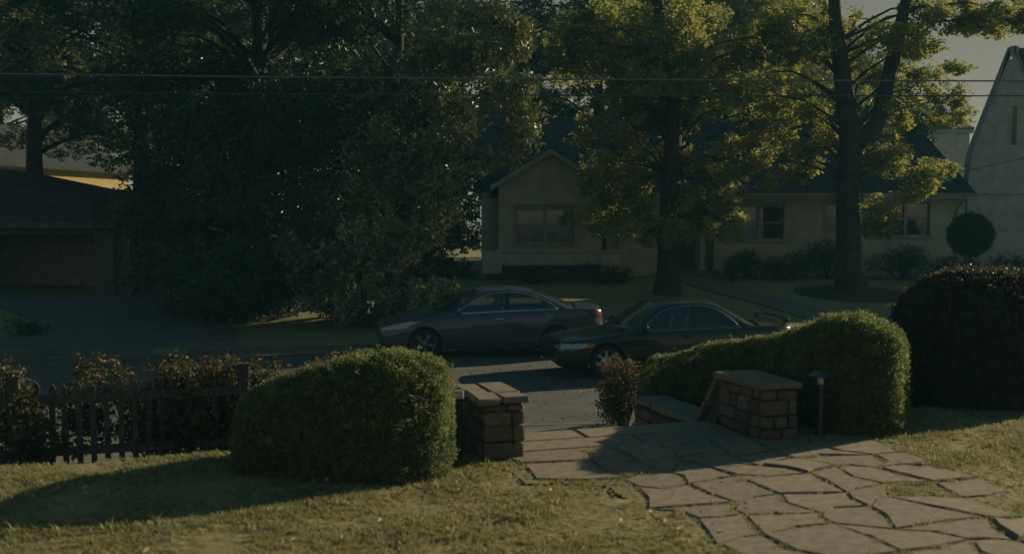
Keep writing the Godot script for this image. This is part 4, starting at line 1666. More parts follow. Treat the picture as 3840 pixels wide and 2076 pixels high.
func ribbon(mid: Array, over: float) -> MB: # [x_left, x_right, z] rows laid on the land
	var mb := MB.new()
	var P := []
	for k in mid.size() - 1:
		for j in 8:
			var f := j / 8.0
			var a: float = lerpf(mid[k][0], mid[k + 1][0], f)
			var b: float = lerpf(mid[k][1], mid[k + 1][1], f)
			var z: float = lerpf(mid[k][2], mid[k + 1][2], f)
			var row := PackedVector3Array()
			for i in 13:
				var x := lerpf(a, b, i / 12.0)
				row.append(Vector3(x, lie(x, z) + over, z))
			P.append(row)
	mb.grid(P, func(_p: Vector3) -> Vector3: return Vector3.UP)
	return mb

func _ready() -> void:
	# ---------------- camera, sky, sun, exposure
	var cam := Camera3D.new()
	cam.name = "camera"
	add_child(cam)
	cam.position = Vector3(0, 2.1, 0)
	cam.rotation_degrees = Vector3(-3.05, 0, 0)
	cam.fov = 30.41
	cam.near = 0.1
	cam.far = 900.0
	cam.current = true
	var lens := CameraAttributesPhysical.new()
	lens.frustum_focal_length = 44.15
	lens.frustum_focus_distance = 19.0
	lens.frustum_near = 0.1
	lens.frustum_far = 900.0
	lens.exposure_aperture = 2.0
	cam.attributes = lens
	var we := WorldEnvironment.new()
	we.name = "world"
	var env := Environment.new()
	var sky := Sky.new()
	var sm := ProceduralSkyMaterial.new()
	sm.sky_top_color = lin(0.05, 0.195, 0.30)
	sm.sky_horizon_color = lin(1.02, 0.84, 0.57)
	sm.sky_curve = 0.18
	sm.ground_bottom_color = lin(0.05, 0.05, 0.04)
	sm.ground_horizon_color = lin(0.3, 0.28, 0.24)
	sm.sun_angle_max = 60.0
	sm.sun_curve = 0.26
	sky.sky_material = sm
	env.background_mode = Environment.BG_SKY
	env.sky = sky
	env.background_energy_multiplier = 0.36
	env.tonemap_mode = Environment.TONE_MAPPER_LINEAR
	env.tonemap_exposure = 1.08
	env.fog_enabled = true
	env.fog_density = 0.0010
	env.fog_light_color = Color(0.50, 0.88, 1.0)
	env.sdfgi_enabled = true
	env.ssao_enabled = true
	env.ssil_enabled = true
	we.environment = env
	add_child(we)
	var sun := DirectionalLight3D.new()
	sun.name = "sun"
	add_child(sun)
	sun.look_at_from_position(Vector3.ZERO, Vector3(-0.832, -0.350, 0.555))
	sun.light_color = Color(1.0, 0.915, 0.76)
	sun.light_energy = 1.6
	sun.light_angular_distance = 0.5
	sun.shadow_enabled = true
	make_materials()

	# ---------------- the land, the street
	rng.seed = 1
	var xs := []
	var zs := []
	var v := -160.0
	while v < 160.0:
		xs.append(v)
		v += 0.3 if absf(v) < 9 else (0.8 if absf(v) < 20 else (4.0 if absf(v) < 50 else 18.0))
	v = 40.0
	while v > -380.0:
		zs.append(v)
		v -= 3.0 if v > -4 else (0.22 if v > -15.0 else (0.5 if v > -46 else (5.0 if v > -90 else 30.0)))
	var land := MB.new()
	var P := []
	for z in zs:
		var row := PackedVector3Array()
		for x in xs:
			row.append(Vector3(x, lie(x, z), z))
		P.append(row)
	land.grid(P, func(_p: Vector3) -> Vector3: return Vector3.UP)
	setting("ground", land, mats.turf)
	setting("street", road_strip(13.62, 22.5, -0.75, -70, 70), mats.asphalt)
	setting("gutter", road_strip(22.51, 23.12, -0.742, -70, 70), mats.concrete)
	setting("sidewalk", road_strip(12.15, 13.5, -0.62, -70, 70), mats.concrete)
	for kb in [[13.5, 13.64, -0.618], [23.1, 23.25, -0.605]]:
		var mb := MB.new()
		for k in 47:
			var x := -70.0 + k * 3.0
			if kb[0] > 20 and x > -12.5 and x < -7.0:
				continue
			mb.box(Transform3D(Basis(Vector3.UP, atan(0.15)), Vector3(x + 1.5, kb[2] - 0.12, -((kb[0] + kb[1]) / 2 + 0.15 * (x + 1.5)))), Vector3(3.02, 0.24, 0.14), 0.02)
		setting("kerb", mb, mats.concrete)
	setting("driveway", ribbon([[-12.4, -5.6, -21.2], [-11.6, -6.4, -23.4], [-12.5, -7.4, -26.5], [-15.5, -8.6, -30], [-18.6, -9.6, -33.0]], 0.035), mats.drive)
	setting("walkway", ribbon([[8.3, 9.6, -24.75], [7.65, 9.0, -27.2], [7.0, 8.3, -29.4], [6.1, 7.5, -31.6], [5.4, 7.1, -34.4]], 0.03), mats.concrete)

	# ---------------- buildings
	bungalow()
	white_house()
	garage_house()
	far_house()

	# ---------------- masonry and path
	flagstones()
	stair_pier("sunlit stone stair pier with a patched flagstone cap beside the long hedge", -1.39, -1, 4, 301)
	stair_pier("shaded stone stair pier with a single slab cap beside the domed hedge", 1.39, 1, 1, 302)

	# ---------------- trees
	rng.seed = 51
	var maple := sprig(11, 0.19, 0.125, 0.095, 0.12)
	var oak := sprig(11, 0.2, 0.13, 0.07, 0.15)
	var magnolia := sprig(9, 0.17, 0.17, 0.075, 0.1)
	var small := sprig(7, 0.05, 0.042, 0.026, 0.2)
	var boxl := sprig(8, 0.026, 0.022, 0.013, 0.2)
	var gold := [Color(0.36, 0.36, 0.10), Color(0.29, 0.32, 0.09), Color(0.43, 0.39, 0.12), Color(0.19, 0.24, 0.07)]
	var green := [Color(0.10, 0.15, 0.05), Color(0.15, 0.18, 0.055), Color(0.07, 0.11, 0.04), Color(0.22, 0.23, 0.07)]
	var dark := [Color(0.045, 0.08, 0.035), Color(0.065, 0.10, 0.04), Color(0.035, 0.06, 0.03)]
	var T1 := [10.76,2.58,-31.00,0.84,0.48,11.59,3.54,-31.00,0.79,0.48,12.61,3.54,-31.00,0.61,0.27,11.39,4.28,-32.00,0.63,0.37,12.53,6.12,-32.00,1.12,0.39,13.59,5.79,-32.00,0.75,0.44,11.35,6.37,-32.00,0.63,0.50,8.79,4.23,-32.30,0.76,0.50,9.68,4.49,-32.30,0.57,0.50,8.17,4.77,-32.80,0.77,0.51,9.05,5.45,-33.30,0.91,0.39,7.69,3.79,-32.30,0.82,0.57,9.53,5.48,-32.30,0.64,0.45,8.66,6.54,-33.30,1.04,0.52,9.68,7.38,-33.30,0.78,0.66,8.51,7.79,-34.30,0.94,0.59,11.68,2.10,-31.50,0.49,0.18,13.72,8.69,-32.00,1.00,0.47,14.94,8.81,-32.00,1.00,0.39,15.45,8.35,-31.50,0.74,0.34,12.85,8.50,-32.00,0.75,0.50,13.99,8.17,-31.50,0.49,0.25,10.57,7.61,-32.50,0.64,0.64,12.90,7.32,-33.00,0.78,0.51,13.55,6.82,-33.00,0.64,0.32,7.64,6.10,-33.30,0.91,0.59,7.86,6.87,-34.30,0.81,0.53,9.83,8.46,-33.00,0.90,0.64,8.89,8.84,-34.30,0.94,0.67,11.78,8.54,-33.50,0.79,0.65,11.68,5.32,-32.00,0.63,0.44]
	var T2 := [2.79,4.86,-31.00,0.84,0.55,3.27,3.79,-31.00,0.91,0.61,3.70,2.52,-30.50,0.60,0.60,2.63,2.28,-30.50,0.54,0.33,4.00,1.86,-30.50,0.42,0.35,5.75,3.66,-31.00,0.73,0.73,5.37,2.28,-30.50,0.60,0.54,6.14,2.52,-30.50,0.54,0.54,6.77,3.54,-31.00,0.73,0.48,3.36,6.92,-32.00,1.00,0.50,4.49,5.81,-32.00,0.87,0.63,5.86,5.32,-32.00,0.87,0.63,2.12,6.79,-32.00,0.63,0.37,4.10,7.89,-32.00,1.00,0.63,6.28,6.94,-33.00,1.03,0.64,6.98,4.95,-32.00,0.63,0.50,4.99,4.46,-32.00,0.63,0.63,2.67,3.18,-31.00,0.48,0.36,2.51,3.76,-30.50,0.47,0.35,5.12,7.70,-33.00,0.90,0.64,2.65,7.98,-32.50,0.88,0.64,3.46,8.83,-33.00,1.03,0.51,5.24,8.83,-33.00,1.03,0.51,6.90,8.46,-33.00,0.90,0.64,3.81,4.91,-31.50,0.67,0.56,6.55,2.69,-30.50,0.35,0.35,6.40,2.10,-30.30,0.30,0.30,3.21,2.10,-30.30,0.30,0.24,4.78,1.86,-30.50,0.35,0.24,1.39,7.53,-32.00,0.63,0.50]
	var MG := [0.11,4.21,-23.70,0.46,0.56,0.02,5.12,-23.70,0.56,0.56,-0.84,6.00,-24.70,0.86,0.58,0.02,6.38,-24.70,0.67,0.48,-1.29,4.91,-24.20,0.76,0.57,-1.45,4.02,-23.70,0.64,0.46,-0.81,3.57,-23.70,0.56,0.37,-1.73,3.02,-23.70,0.56,0.37,-2.76,2.87,-24.70,0.86,0.58,-3.80,2.69,-25.20,0.88,0.59,-2.28,3.82,-24.70,0.77,0.58,-3.30,4.15,-25.20,0.88,0.79,-2.87,5.37,-25.70,1.00,0.70,-1.87,6.46,-25.70,0.90,0.60,-4.24,5.24,-26.20,1.02,0.92,-0.38,7.05,-25.70,0.90,0.50]
	var SW := [-1.71,2.39,-24.60,0.48,0.33,-2.66,1.99,-24.60,0.56,0.38,-3.54,1.34,-24.60,0.67,0.48,-2.77,1.54,-24.60,0.38,0.30,-3.71,1.80,-24.60,0.47,0.39,-4.40,0.56,-24.60,0.56,0.48,-3.15,0.75,-24.60,0.57,0.38,-4.21,1.14,-24.60,0.67,0.48,-5.07,1.33,-24.60,0.57,0.57,-4.41,0.03,-24.60,0.48,0.24,-3.71,0.14,-24.49,0.48,0.29,-3.00,0.28,-24.49,0.48,0.29,-2.28,0.33,-24.49,0.42,0.26,-1.75,0.42,-24.49,0.29,0.21,-4.79,0.32,-24.60,0.34,0.29,-2.78,1.14,-24.71,0.49,0.38,-2.20,1.72,-24.71,0.49,0.38]
	var trees := [
		["maple_tree", "forked maple with yellow green leaves on the bungalow's lawn by the walkway", Vector3(10.55, -0.12, -31.5), T1, [Vector3(0, -0.1, 0), Vector3(-0.1, 0.7, 0), Vector3(-0.2, 3.1, 0), Vector3(-0.1, 4.9, 0), Vector3(-0.4, 6.6, 0), Vector3(-0.7, 8.5, 0.1), Vector3(-0.9, 12.0, 0.2)], [0.62, 0.40, 0.34, 0.36, 0.27, 0.2, 0.07], [[Vector3(0.05, 4.6, 0), Vector3(0.7, 5.3, 0), Vector3(1.1, 7.1, 0), Vector3(1.5, 9.0, 0), Vector3(2.2, 12.0, 0.2)], [0.27, 0.25, 0.21, 0.17, 0.06]], 61, 4.6],
		["maple_tree", "straight maple with low hanging yellow leaves before the bungalow's front gable", Vector3(4.75, -0.12, -31.0), T2, [Vector3(0, -0.1, 0), Vector3(0, 0.7, 0), Vector3(0.05, 3.0, 0), Vector3(0.2, 6.0, 0), Vector3(-0.4, 9.0, 0), Vector3(-0.5, 12.0, 0)], [0.5, 0.34, 0.3, 0.24, 0.17, 0.06], [], 62, 4.2]]
	for T in trees:
		rng.seed = T[7]
		var t := thing(T[0], T[1], "tree", T[2], 0.0, "maples before the bungalow")
		var xf := []
		var cols := []
		var ends := []
		var A: Array = T[3]
		for k in A.size() / 5:
			var c: Vector3 = Vector3(A[5 * k], A[5 * k + 1], A[5 * k + 2]) - T[2]
			for q in (3 if T[7] == 61 and c.y > 4.9 and c.x < 1.5 else 6):         # each spray a handful of hanging leaf tufts
				var o := c + Vector3(rf(-0.85, 0.85) * A[5 * k + 3], rf(-1.0, 0.9) * A[5 * k + 4], rf(-1.0, 1.0))
				var w := rf(0.2, 0.42)
				clump_xf([o, w * rf(0.9, 1.5), w * rf(0.6, 1.2), w], 66, xf, cols, gold, rf(0.8, 1.1), 0.3)
			ends.append(c)
		for k in 57:            # the inside of the crown, then the part above the picture
			if T[7] == 61 and k > 24 and k < 51:
				continue
			var hi := k > 50
			var c := Vector3(rf(-3.1, 3.1), rf(5.4, 8.6), rf(-1.6, 1.6)) if not hi else Vector3(rf(-3, 3), rf(11.5, 15), rf(-2.5, 2.5))
			if (c.y < 7.3 and T[7] == 61) or (c.y < 6.6 and c.x < -1.6 and T[7] == 62):
				continue
			var s := rf(0.35, 0.75) if not hi else rf(0.7, 1.2)
			clump_xf([c, s, s * rf(0.5, 1.0), s], 50 if not hi else 26, xf, cols, gold if k % 3 else green, 1.0, 0.3)
			if k % 3 == 0:
				ends.append(c)
		trunk_and_limbs(t, T[4], T[5], ends, mats.bark, 3.4, 0.055)
		if T[6]:
			var lb := MB.new()
			lb.tube(T[6][0], T[6][1], 12)
			obj("limb", lb, mats.bark, t)
		scatter("crown", maple, mats.leaf_maple, xf, cols, t)
	# magnolia
	rng.seed = 63
	var mt := thing("magnolia_tree", "magnolia with large glossy leaves sweeping to the ground behind the parked sedan", "tree", Vector3(-3.0, -0.5, -27.0))
	var mxf := []
	var mcol := []
	var mend := []
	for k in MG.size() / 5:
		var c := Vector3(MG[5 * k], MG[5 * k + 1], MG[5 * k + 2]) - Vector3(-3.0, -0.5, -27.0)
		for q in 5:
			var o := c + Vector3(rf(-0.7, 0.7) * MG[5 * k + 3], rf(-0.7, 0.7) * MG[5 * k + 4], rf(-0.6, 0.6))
			clump_xf([o, MG[5 * k + 3] * rf(0.4, 0.65), MG[5 * k + 4] * rf(0.4, 0.7), 0.45], 50, mxf, mcol, [Color(0.10, 0.14, 0.045), Color(0.16, 0.18, 0.06), Color(0.07, 0.11, 0.04), Color(0.24, 0.23, 0.10)])  # sunlit side of the tree put into these lighter leaf colours
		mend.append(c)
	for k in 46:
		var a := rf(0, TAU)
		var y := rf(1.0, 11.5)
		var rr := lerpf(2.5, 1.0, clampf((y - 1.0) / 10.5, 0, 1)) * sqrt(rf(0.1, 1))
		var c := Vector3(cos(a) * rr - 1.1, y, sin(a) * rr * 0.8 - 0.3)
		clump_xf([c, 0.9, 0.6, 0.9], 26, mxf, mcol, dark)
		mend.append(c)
	trunk_and_limbs(mt, [Vector3(0, -0.1, 0), Vector3(0.05, 2, 0), Vector3(0, 5, 0), Vector3(0.1, 10.5, 0)], [0.3, 0.22, 0.16, 0.05], mend, mats.bark, 0.6, 0.06)
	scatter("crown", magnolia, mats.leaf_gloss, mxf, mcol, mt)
	# the dark trees by the driveway and the ones behind the houses
	crown_tree("oak_tree", "broad dark oak overhanging the driveway between the magnolia and garage house", Vector3(-6.9, -0.4, -28.0), 14.5, 3.9, 0.8, 140, 26, 1.1, oak, mats.leaf, dark, mats.bark, 71)
	crown_tree("oak_tree", "tall oak with light green leaf tips rising behind the garage house roof", Vector3(-14.5, -0.2, -40), 15.0, 6.0, 5.6, 100, 22, 1.3, oak, mats.leaf, green, mats.bark, 72)
	crown_tree("oak_tree", "spreading oak with sunlit yellow painted into some leaves over the garage house", Vector3(-17.5, -0.1, -37.5), 14.0, 5.0, 5.4, 120, 28, 1.1, oak, mats.leaf, [Color(0.10, 0.14, 0.05), Color(0.06, 0.10, 0.04), Color(0.26, 0.25, 0.08)], mats.bark, 74)  # gold in the palette puts sunlight into the leaf colour
	crown_tree("holly_tree", "low dark evergreen filling the corner between driveway and magnolia", Vector3(-7.6, -0.35, -29.5), 7.0, 3.0, 0.2, 95, 34, 0.9, magnolia, mats.leaf_gloss, dark, mats.bark, 73)
	var beyond := [[-25.0, -80, 18, 6.5, 3.0], [-12.0, -54, 17, 6.5, 2.0], [-5.0, -47, 16, 6.0, 1.2], [4.5, -53, 17, 6.0, 3.0], [11.5, -52, 16, 5.5, 4.0], [16.8, -56, 12.5, 3.6, 3.5], [-36, -72, 18, 7, 3.0]]
	var what := ["green tree far behind the yellow house's gable end", "tall leafy tree behind the oak and the garage house", "full green tree behind the bungalow's roof end over the magnolia", "green tree rising behind the bungalow's ridge over the gable", "tall tree behind the bungalow's long roof between the maples", "slim tree behind the bungalow beside the pale dormer house", "rounded tree standing beyond the yellow house"]
	for k in beyond.size():
		var q: Array = beyond[k]
		crown_tree("broadleaf_tree", what[k], Vector3(q[0], 0.1, q[1]), q[2], q[3], q[4], 120, 15, 1.7, oak, mats.leaf, green if k % 2 else gold, mats.bark, 80 + k, Vector3.ZERO, "trees behind the houses", 1.5)
	crown_tree("holly_tree", "dark evergreen screening the bungalow's side beside the magnolia", Vector3(-3.0, 0.0, -35.8), 7.5, 1.5, 0.1, 60, 34, 0.8, magnolia, mats.leaf_gloss, dark, mats.bark, 97)
	crown_tree("holly_tree", "dark evergreen squeezed between the bungalow's roof end and the gabled house", Vector3(16.6, 0.1, -42.5), 6.4, 1.0, 1.5, 26, 34, 0.7, magnolia, mats.leaf_gloss, dark, mats.bark, 95)

	# ---------------- cars
	var green_car := thing("sedan", "dark green older sedan with a boot spoiler driving along the street", "car", Vector3(0.643, -0.75, -19.13), deg_to_rad(13))
	make_sedan(green_car, {"L": 4.78, "R": 0.315, "rim_r": 0.215, "track": 0.77, "wf": 0.93, "wr": 3.60, "sill": 0.34, "bump0": 0.62, "bump1": 4.15, "bumpy": 0.53,
		"w": [0.0, 0.46, 0.03, 0.60, 0.08, 0.70, 0.18, 0.78, 0.4, 0.845, 0.8, 0.88, 1.4, 0.89, 2.6, 0.892, 3.6, 0.88, 4.2, 0.85, 4.55, 0.80, 4.68, 0.73, 4.74, 0.64, 4.78, 0.5],
		"yb": [0.0, 0.30, 0.1, 0.22, 0.6, 0.2, 1.4, 0.22, 3.2, 0.22, 4.2, 0.24, 4.7, 0.28, 4.78, 0.34],
		"ys": [0.0, 0.58, 0.06, 0.63, 0.2, 0.665, 0.6, 0.725, 1.1, 0.79, 1.5, 0.835, 2.2, 0.85, 3.2, 0.87, 4.0, 0.885, 4.5, 0.87, 4.74, 0.82, 4.78, 0.78],
		"yt": [0.0, 0.60, 0.06, 0.68, 0.2, 0.735, 0.6, 0.81, 1.0, 0.865, 1.3, 0.90, 1.6, 0.92, 3.6, 0.94, 4.0, 0.965, 4.5, 0.955, 4.72, 0.92, 4.78, 0.83],
		"cab0": 1.24, "cab1": 4.02,
		"ye": [1.24, 0.88, 1.42, 0.865, 1.55, 0.915, 1.85, 1.15, 2.05, 1.26, 2.3, 1.32, 2.65, 1.335, 3.0, 1.315, 3.25, 1.25, 3.6, 1.07, 3.9, 0.905, 4.02, 0.87],
		"ze": [1.24, 0.05, 1.28, 0.5, 1.42, 0.78, 1.55, 0.765, 2.05, 0.615, 2.4, 0.60, 2.9, 0.595, 3.25, 0.61, 3.9, 0.72, 4.02, 0.74],
		"yc": [1.24, 0.89, 1.6, 1.11, 1.95, 1.32, 2.1, 1.385, 2.4, 1.42, 2.7, 1.425, 3.05, 1.40, 3.25, 1.35, 3.6, 1.17, 3.95, 0.975, 4.02, 0.95],
		"ws_top": 2.03, "bl_top": 3.2, "bl_end": 3.93, "doors": [1.52, 2.67, 3.62], "bp": [2.60, 2.70],
		"dlo": [1.56, 0.85, 1.78, 1.02, 2.0, 1.17, 2.2, 1.245, 2.45, 1.285, 2.75, 1.29, 3.0, 1.27, 3.2, 1.2, 3.4, 1.06, 3.54, 0.93, 3.55, 0.895, 2.6, 0.872],
		"belt_end": 3.6, "headlight": [0.07, 0.55, 0.62, 0.575, 0.70, 0.63, 0.62, 0.655, 0.1, 0.645], "amber": [0.50, 0.5, 0.72, 0.5, 0.75, 0.72, 0.56, 0.72], "taillight": [4.42, 0.66, 4.8, 0.64, 4.8, 0.82, 4.5, 0.83],
		"handles": [2.50, 3.44], "handle_y": [0.735, 0.755], "mirror": 1.66, "grille_y": 0.52, "seat_x": 2.42, "spoiler": [4.62, 0.945],
		"paint": mats.paint_green, "trim_m": mats.wire_pale, "belt_m": mats.wire_pale, "handle_m": mats.paint_green, "mirror_m": mats.paint_green, "rim_m": mats.alloy, "spokes": 7, "spoke_w": 0.34, "hub": 0.52})
	var blue_car := thing("sedan", "slate blue newer sedan parked at the far kerb under the magnolia", "car", Vector3(-2.9, -0.745, -21.73), deg_to_rad(9))
	make_sedan(blue_car, {"L": 4.86, "R": 0.33, "rim_r": 0.235, "track": 0.79, "wf": 0.96, "wr": 3.735, "sill": 0.36, "bump0": 0.60, "bump1": 4.3, "bumpy": 0.58,
		"w": [0.0, 0.42, 0.03, 0.56, 0.08, 0.68, 0.2, 0.78, 0.42, 0.86, 0.8, 0.905, 1.4, 0.915, 2.6, 0.915, 3.6, 0.905, 4.2, 0.87, 4.6, 0.80, 4.75, 0.71, 4.82, 0.60, 4.86, 0.46],
		"yb": [0.0, 0.30, 0.1, 0.22, 0.6, 0.19, 1.4, 0.22, 3.2, 0.22, 4.3, 0.26, 4.8, 0.32, 4.86, 0.4],
		"ys": [0.0, 0.60, 0.06, 0.66, 0.25, 0.73, 0.7, 0.83, 1.2, 0.90, 1.6, 0.935, 2.4, 0.975, 3.4, 1.01, 4.1, 1.02, 4.6, 1.0, 4.8, 0.95, 4.86, 0.88],
		"yt": [0.0, 0.62, 0.06, 0.72, 0.25, 0.82, 0.7, 0.93, 1.1, 1.0, 1.35, 1.03, 1.7, 1.05, 3.8, 1.07, 4.2, 1.105, 4.6, 1.09, 4.8, 1.06, 4.86, 0.96],
		"cab0": 1.22, "cab1": 4.22,
		"ye": [1.22, 0.99, 1.42, 0.965, 1.55, 1.0, 1.9, 1.22, 2.15, 1.34, 2.45, 1.405, 2.75, 1.42, 3.1, 1.395, 3.5, 1.29, 3.9, 1.12, 4.12, 1.02, 4.22, 0.99],
		"ze": [1.22, 0.05, 1.26, 0.5, 1.42, 0.79, 1.55, 0.775, 2.15, 0.62, 2.5, 0.585, 3.0, 0.58, 3.4, 0.61, 4.1, 0.74, 4.22, 0.76],
		"yc": [1.22, 1.01, 1.6, 1.2, 2.0, 1.375, 2.2, 1.43, 2.5, 1.465, 2.8, 1.47, 3.1, 1.45, 3.4, 1.385, 3.8, 1.25, 4.15, 1.115, 4.22, 1.09],
		"ws_top": 2.08, "bl_top": 3.32, "bl_end": 4.13, "doors": [1.52, 2.72, 3.78], "bp": [2.65, 2.74],
		"dlo": [1.62, 0.955, 1.85, 1.11, 2.1, 1.25, 2.35, 1.335, 2.65, 1.375, 2.95, 1.37, 3.25, 1.31, 3.5, 1.21, 3.7, 1.10, 3.77, 1.035, 3.75, 1.015, 2.7, 0.995],
		"belt_end": 3.8, "headlight": [0.1, 0.62, 0.55, 0.655, 0.85, 0.79, 0.7, 0.80, 0.3, 0.73, 0.12, 0.68], "amber": [0.6, 0.5, 0.74, 0.5, 0.8, 0.74, 0.66, 0.74], "taillight": [4.35, 0.86, 4.87, 0.78, 4.87, 1.0, 4.5, 0.97],
		"handles": [2.52, 3.60], "handle_y": [0.83, 0.88], "mirror": 1.68, "grille_y": 0.52, "seat_x": 2.46,
		"paint": mats.paint_blue, "trim_m": mats.chrome, "belt_m": mats.chrome, "handle_m": mats.chrome, "mirror_m": mats.paint_blue, "rim_m": mats.alloy_dark, "spokes": 5, "spoke_w": 0.3, "hub": 0.34})

	# ---------------- clipped hedges and shrubs
	rng.seed = 31
	var boxpal := [Color(0.11, 0.17, 0.07), Color(0.17, 0.22, 0.08), Color(0.09, 0.15, 0.065), Color(0.22, 0.25, 0.09), Color(0.32, 0.33, 0.12)]
	var h1 := thing("boxwood_hedge", "long clipped boxwood hedge rising to a rounded end beside the sunlit pier", "hedge")
	hedge(h1, [Vector3(-2.32, 0, -8.86), Vector3(-1.87, 0, -8.78), Vector3(-1.42, 0, -8.70), Vector3(-0.97, 0, -8.66), Vector3(-0.55, 0, -8.70)], [0.55, 0.62, 0.68, 0.66, 0.55], [0.66, 0.80, 0.95, 1.0, 0.97], [-0.02, -0.02, -0.02, -0.02, -0.02], 5.0, 2300, boxl, mats.leaf_box, boxpal, mats.core)
	var h2 := thing("boxwood_hedge", "domed clipped boxwood hedge with a low tail running down beside the steps", "hedge")
	hedge(h2, [Vector3(3.95, 0, -10.15), Vector3(3.52, 0, -10.4), Vector3(3.3, 0, -11.1), Vector3(3.1, 0, -11.9), Vector3(2.6, 0, -12.6), Vector3(1.75, 0, -13.35)], [0.5, 0.6, 0.44, 0.34, 0.34, 0.36], [1.12, 1.19, 0.98, 0.76, 0.64, 0.38], [-0.02, -0.02, -0.15, -0.35, -0.55, -0.66], 4.0, 2300, boxl, mats.leaf_box, boxpal, mats.core)
	var h3 := thing("clipped_bush", "tall domed bush with bronze leaf tips on the rise past the domed hedge", "bush")
	hedge(h3, [Vector3(4.62, 0, -12.0), Vector3(5.3, 0, -12.1), Vector3(6.0, 0, -12.25), Vector3(6.75, 0, -12.35)], [1.0, 1.02, 1.02, 1.0], [1.4, 1.55, 1.55, 1.4], [-0.1, -0.15, -0.2, -0.3], 2.4, 1000, small, mats.leaf_box, [Color(0.055, 0.075, 0.04), Color(0.09, 0.08, 0.05), Color(0.05, 0.07, 0.035), Color(0.14, 0.095, 0.065)], mats.core, 0.7)
	rng.seed = 33
	var rb := shrub("rose_bush", "coral flowering rose bush at the foot of the domed hedge's tail", Vector3(1.5, -0.62, -13.5), 0.36, 0.95, 0.34, 300, small, mats.leaf, [Color(0.14, 0.13, 0.05), Color(0.2, 0.13, 0.07), Color(0.09, 0.11, 0.04)], 34)
	var fm := MB.new()
	for k in 8:
		leaf_into(fm, Vector3.ZERO, Vector3(cos(k * 0.8), 0.5, sin(k * 0.8)).normalized(), Vector3.UP, 0.045, 0.04, 0.2, -0.1)
	var fmm := fm.mesh()
	for k in 26:
		put("flower", fmm, mats.petal[k % 3], rb, Transform3D(Basis(Vector3.UP, rf(0, TAU)).rotated(Vector3.RIGHT, rf(0, 1)).scaled(Vector3.ONE * rf(0.8, 1.3)), Vector3(rf(-0.34, 0.34), rf(0.45, 0.95), rf(-0.2, 0.35))))
	shrub("laurel_shrub", "pale leaved laurel shrub at the magnolia's foot behind the parked sedan", Vector3(-2.45, -0.35, -26.5), 1.05, 1.15, 0.7, 70, magnolia, mats.leaf_gloss, [Color(0.16, 0.18, 0.09), Color(0.10, 0.13, 0.06), Color(0.30, 0.28, 0.18)], 35)
	rng.seed = 64
	var sv := thing("glint_toned_shrub", "shrub with sun glints painted into its pale leaves sweeping up from the grass strip into the magnolia", "shrub", Vector3(-3.6, -0.5, -24.9))
	var sxf := []
	var scol := []
	var stem := MB.new()
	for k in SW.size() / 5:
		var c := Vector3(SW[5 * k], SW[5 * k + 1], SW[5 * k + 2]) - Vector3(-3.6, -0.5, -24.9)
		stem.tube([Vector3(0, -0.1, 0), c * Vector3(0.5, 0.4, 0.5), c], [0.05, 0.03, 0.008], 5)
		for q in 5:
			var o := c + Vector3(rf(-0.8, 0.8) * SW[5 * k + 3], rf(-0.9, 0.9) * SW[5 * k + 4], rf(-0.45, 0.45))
			clump_xf([o, SW[5 * k + 3] * rf(0.3, 0.55), SW[5 * k + 4] * rf(0.35, 0.6), 0.3], 62, sxf, scol, [Color(0.32, 0.35, 0.20), Color(0.20, 0.25, 0.11), Color(0.52, 0.51, 0.38), Color(0.14, 0.19, 0.08)])  # pale tints carry the sun glints of the leaves in their colour
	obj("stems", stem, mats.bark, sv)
	scatter("foliage", magnolia, mats.leaf_glint, sxf, scol, sv)
	shrub("low_shrub", "small dark shrub at the driveway's outer edge", Vector3(-11.6, -0.6, -23.9), 0.7, 0.5, 0.5, 60, small, mats.leaf, dark, 36)
	shrub("low_shrub", "dark spreading shrub under the oak beside the driveway", Vector3(-7.0, -0.45, -26.6), 1.4, 1.1, 1.0, 45, magnolia, mats.leaf_gloss, dark, 37)
	var fnd := [[8.1, -34.9, 0.75, 1.0, 0.6, "rounded green shrub under the bungalow's paired window by the steps"], [9.3, -34.6, 0.9, 0.95, 0.6, "spreading green shrub under the bungalow's paired window"], [10.9, -35.1, 1.2, 1.35, 0.6, "tall dark shrub against the bungalow wall behind the forked maple"], [13.4, -35.0, 1.2, 1.25, 0.6, "dark shrub under the bungalow's end window"], [15.2, -34.7, 1.0, 1.0, 0.6, "dark shrub under the round topiary"], [17.2, -35.2, 0.9, 0.95, 0.6, "low dark shrub at the gabled house's foot"], [7.35, -34.0, 0.35, 0.75, 0.35, "small dark upright shrub beside the bungalow's steps"], [2.9, -33.2, 1.0, 0.75, 0.5, "low green shrub before the bungalow's gable pier"], [0.6, -33.0, 1.3, 0.5, 0.5, "low plants along the bungalow gable's plinth"]]
	for k in fnd.size():
		var q: Array = fnd[k]
		shrub("foundation_shrub", q[5], Vector3(q[0], lie(q[0], q[1]), q[1]), q[2], q[3], q[4], 150, small, mats.leaf, dark if k > 1 else [Color(0.05, 0.08, 0.02), Color(0.035, 0.055, 0.02)], 110 + k, "shrubs along the bungalow")
	rng.seed = 44
	var tp := thing("topiary_tree", "dark round clipped topiary ball on a stem before the gabled house", "topiary", Vector3(14.85, 0.15, -33))
	var tpm := MB.new()
	tpm.tube([Vector3(0, -0.1, 0), Vector3(0.03, 0.6, 0), Vector3(0, 1.3, 0)], [0.07, 0.06, 0.05], 8)
	obj("trunk", tpm, mats.bark, tp)
	var txf := []
	var tcol := []
	for k in 3200:
		var d := rdir()
		txf.append(Transform3D(rbasis(rf(1.0, 1.8)), Vector3(0, 1.56, 0) + d * rf(0.5, 0.69)))
		tcol.append(dark[rng.randi() % 3] * rf(0.7, 1.1))
	scatter("crown", small, mats.leaf, txf, tcol, tp)
	var ring := MB.new()
	var RP := []
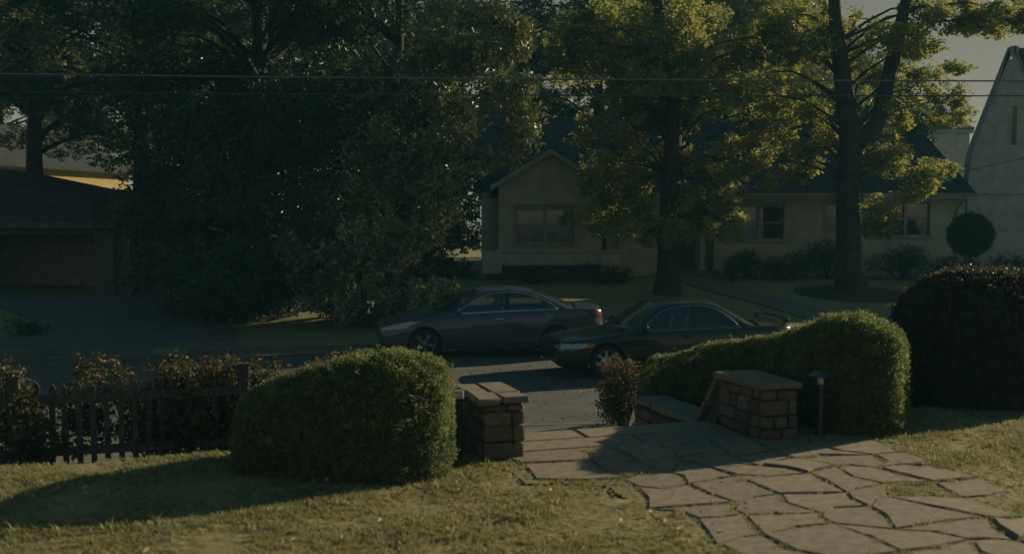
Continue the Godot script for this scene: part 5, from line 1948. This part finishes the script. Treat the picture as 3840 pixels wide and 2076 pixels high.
	for i in 7:
		var row := PackedVector3Array()
		for j in 33:
			var a := TAU * j / 32.0
			var rr := 1.75 * i / 6.0
			var x := 10.55 + cos(a) * rr
			var z := -31.5 + sin(a) * rr
			row.append(Vector3(x, lie(x, z) + 0.02 + 0.12 * (1 - pow(i / 6.0, 2)), z))
		RP.append(row)
	ring.grid(RP, func(_p: Vector3) -> Vector3: return Vector3.UP)
	setting("mulch_ring", ring, mats.dark_soil)

	# ---------------- fence, lamps, cables
	picket_fence()
	for q in [[-1.74, 0.22, "short black garden lamp post with a small pale lens by the sunlit pier", 0], [1.86, 0.02, "black garden lamp post with a flat round cap by the domed hedge", 1]]:
		var t := thing("garden_lamp", q[2], "garden lamp", st(q[0], q[1]))
		var p := MB.new()
		p.lathe([Vector2(0.05, 0.0), Vector2(0.045, 0.02), Vector2(0.03, 0.05), Vector2(0.028, 0.5), Vector2(0.035, 0.52), Vector2(0.0, 0.525)], 12, Transform3D())
		obj("post", p, mats.post_black, t)
		if q[3] == 1:
			var c := MB.new()
			c.lathe([Vector2(0.0, 0.655), Vector2(0.03, 0.65), Vector2(0.12, 0.61), Vector2(0.125, 0.6), Vector2(0.02, 0.605)], 20, Transform3D())
			obj("cap", c, mats.lamp_cap, t)
			var g := MB.new()
			g.lathe([Vector2(0.03, 0.52), Vector2(0.032, 0.605)], 12, Transform3D())
			obj("lens", g, mats.lamp_glass, t)
		else:
			var g := MB.new()
			g.box(Transform3D(Basis(Vector3.UP, 0.2), Vector3(0, 0.565, 0)), Vector3(0.075, 0.075, 0.075), 0.008)
			obj("lens", g, mats.lamp_glass, t)
	wire("power_cable", "upper overhead cable crossing above the street", [Vector3(-40, 5.55, -19.8), Vector3(40, 5.6, -24.2), 0.4], 0.017, mats.wire_pale, "overhead cables")
	wire("power_cable", "lower overhead cable crossing above the street", [Vector3(-40, 5.1, -19.8), Vector3(40, 5.32, -24.2), 0.38], 0.014, mats.wire, "overhead cables")
	wire("service_cable", "thin cable slanting up across the gabled house's wall", [Vector3(14.4, 3.7, -33.5), Vector3(23.0, 6.0, -33.0), 0.15], 0.012, mats.wire, "service cables")
	wire("service_cable", "thin cable level with the bungalow's eave on the gabled house's wall", [Vector3(13.5, 3.05, -33.8), Vector3(24.0, 3.25, -33.6), 0.1], 0.012, mats.wire, "service cables")

	# ---------------- grass
	grass()
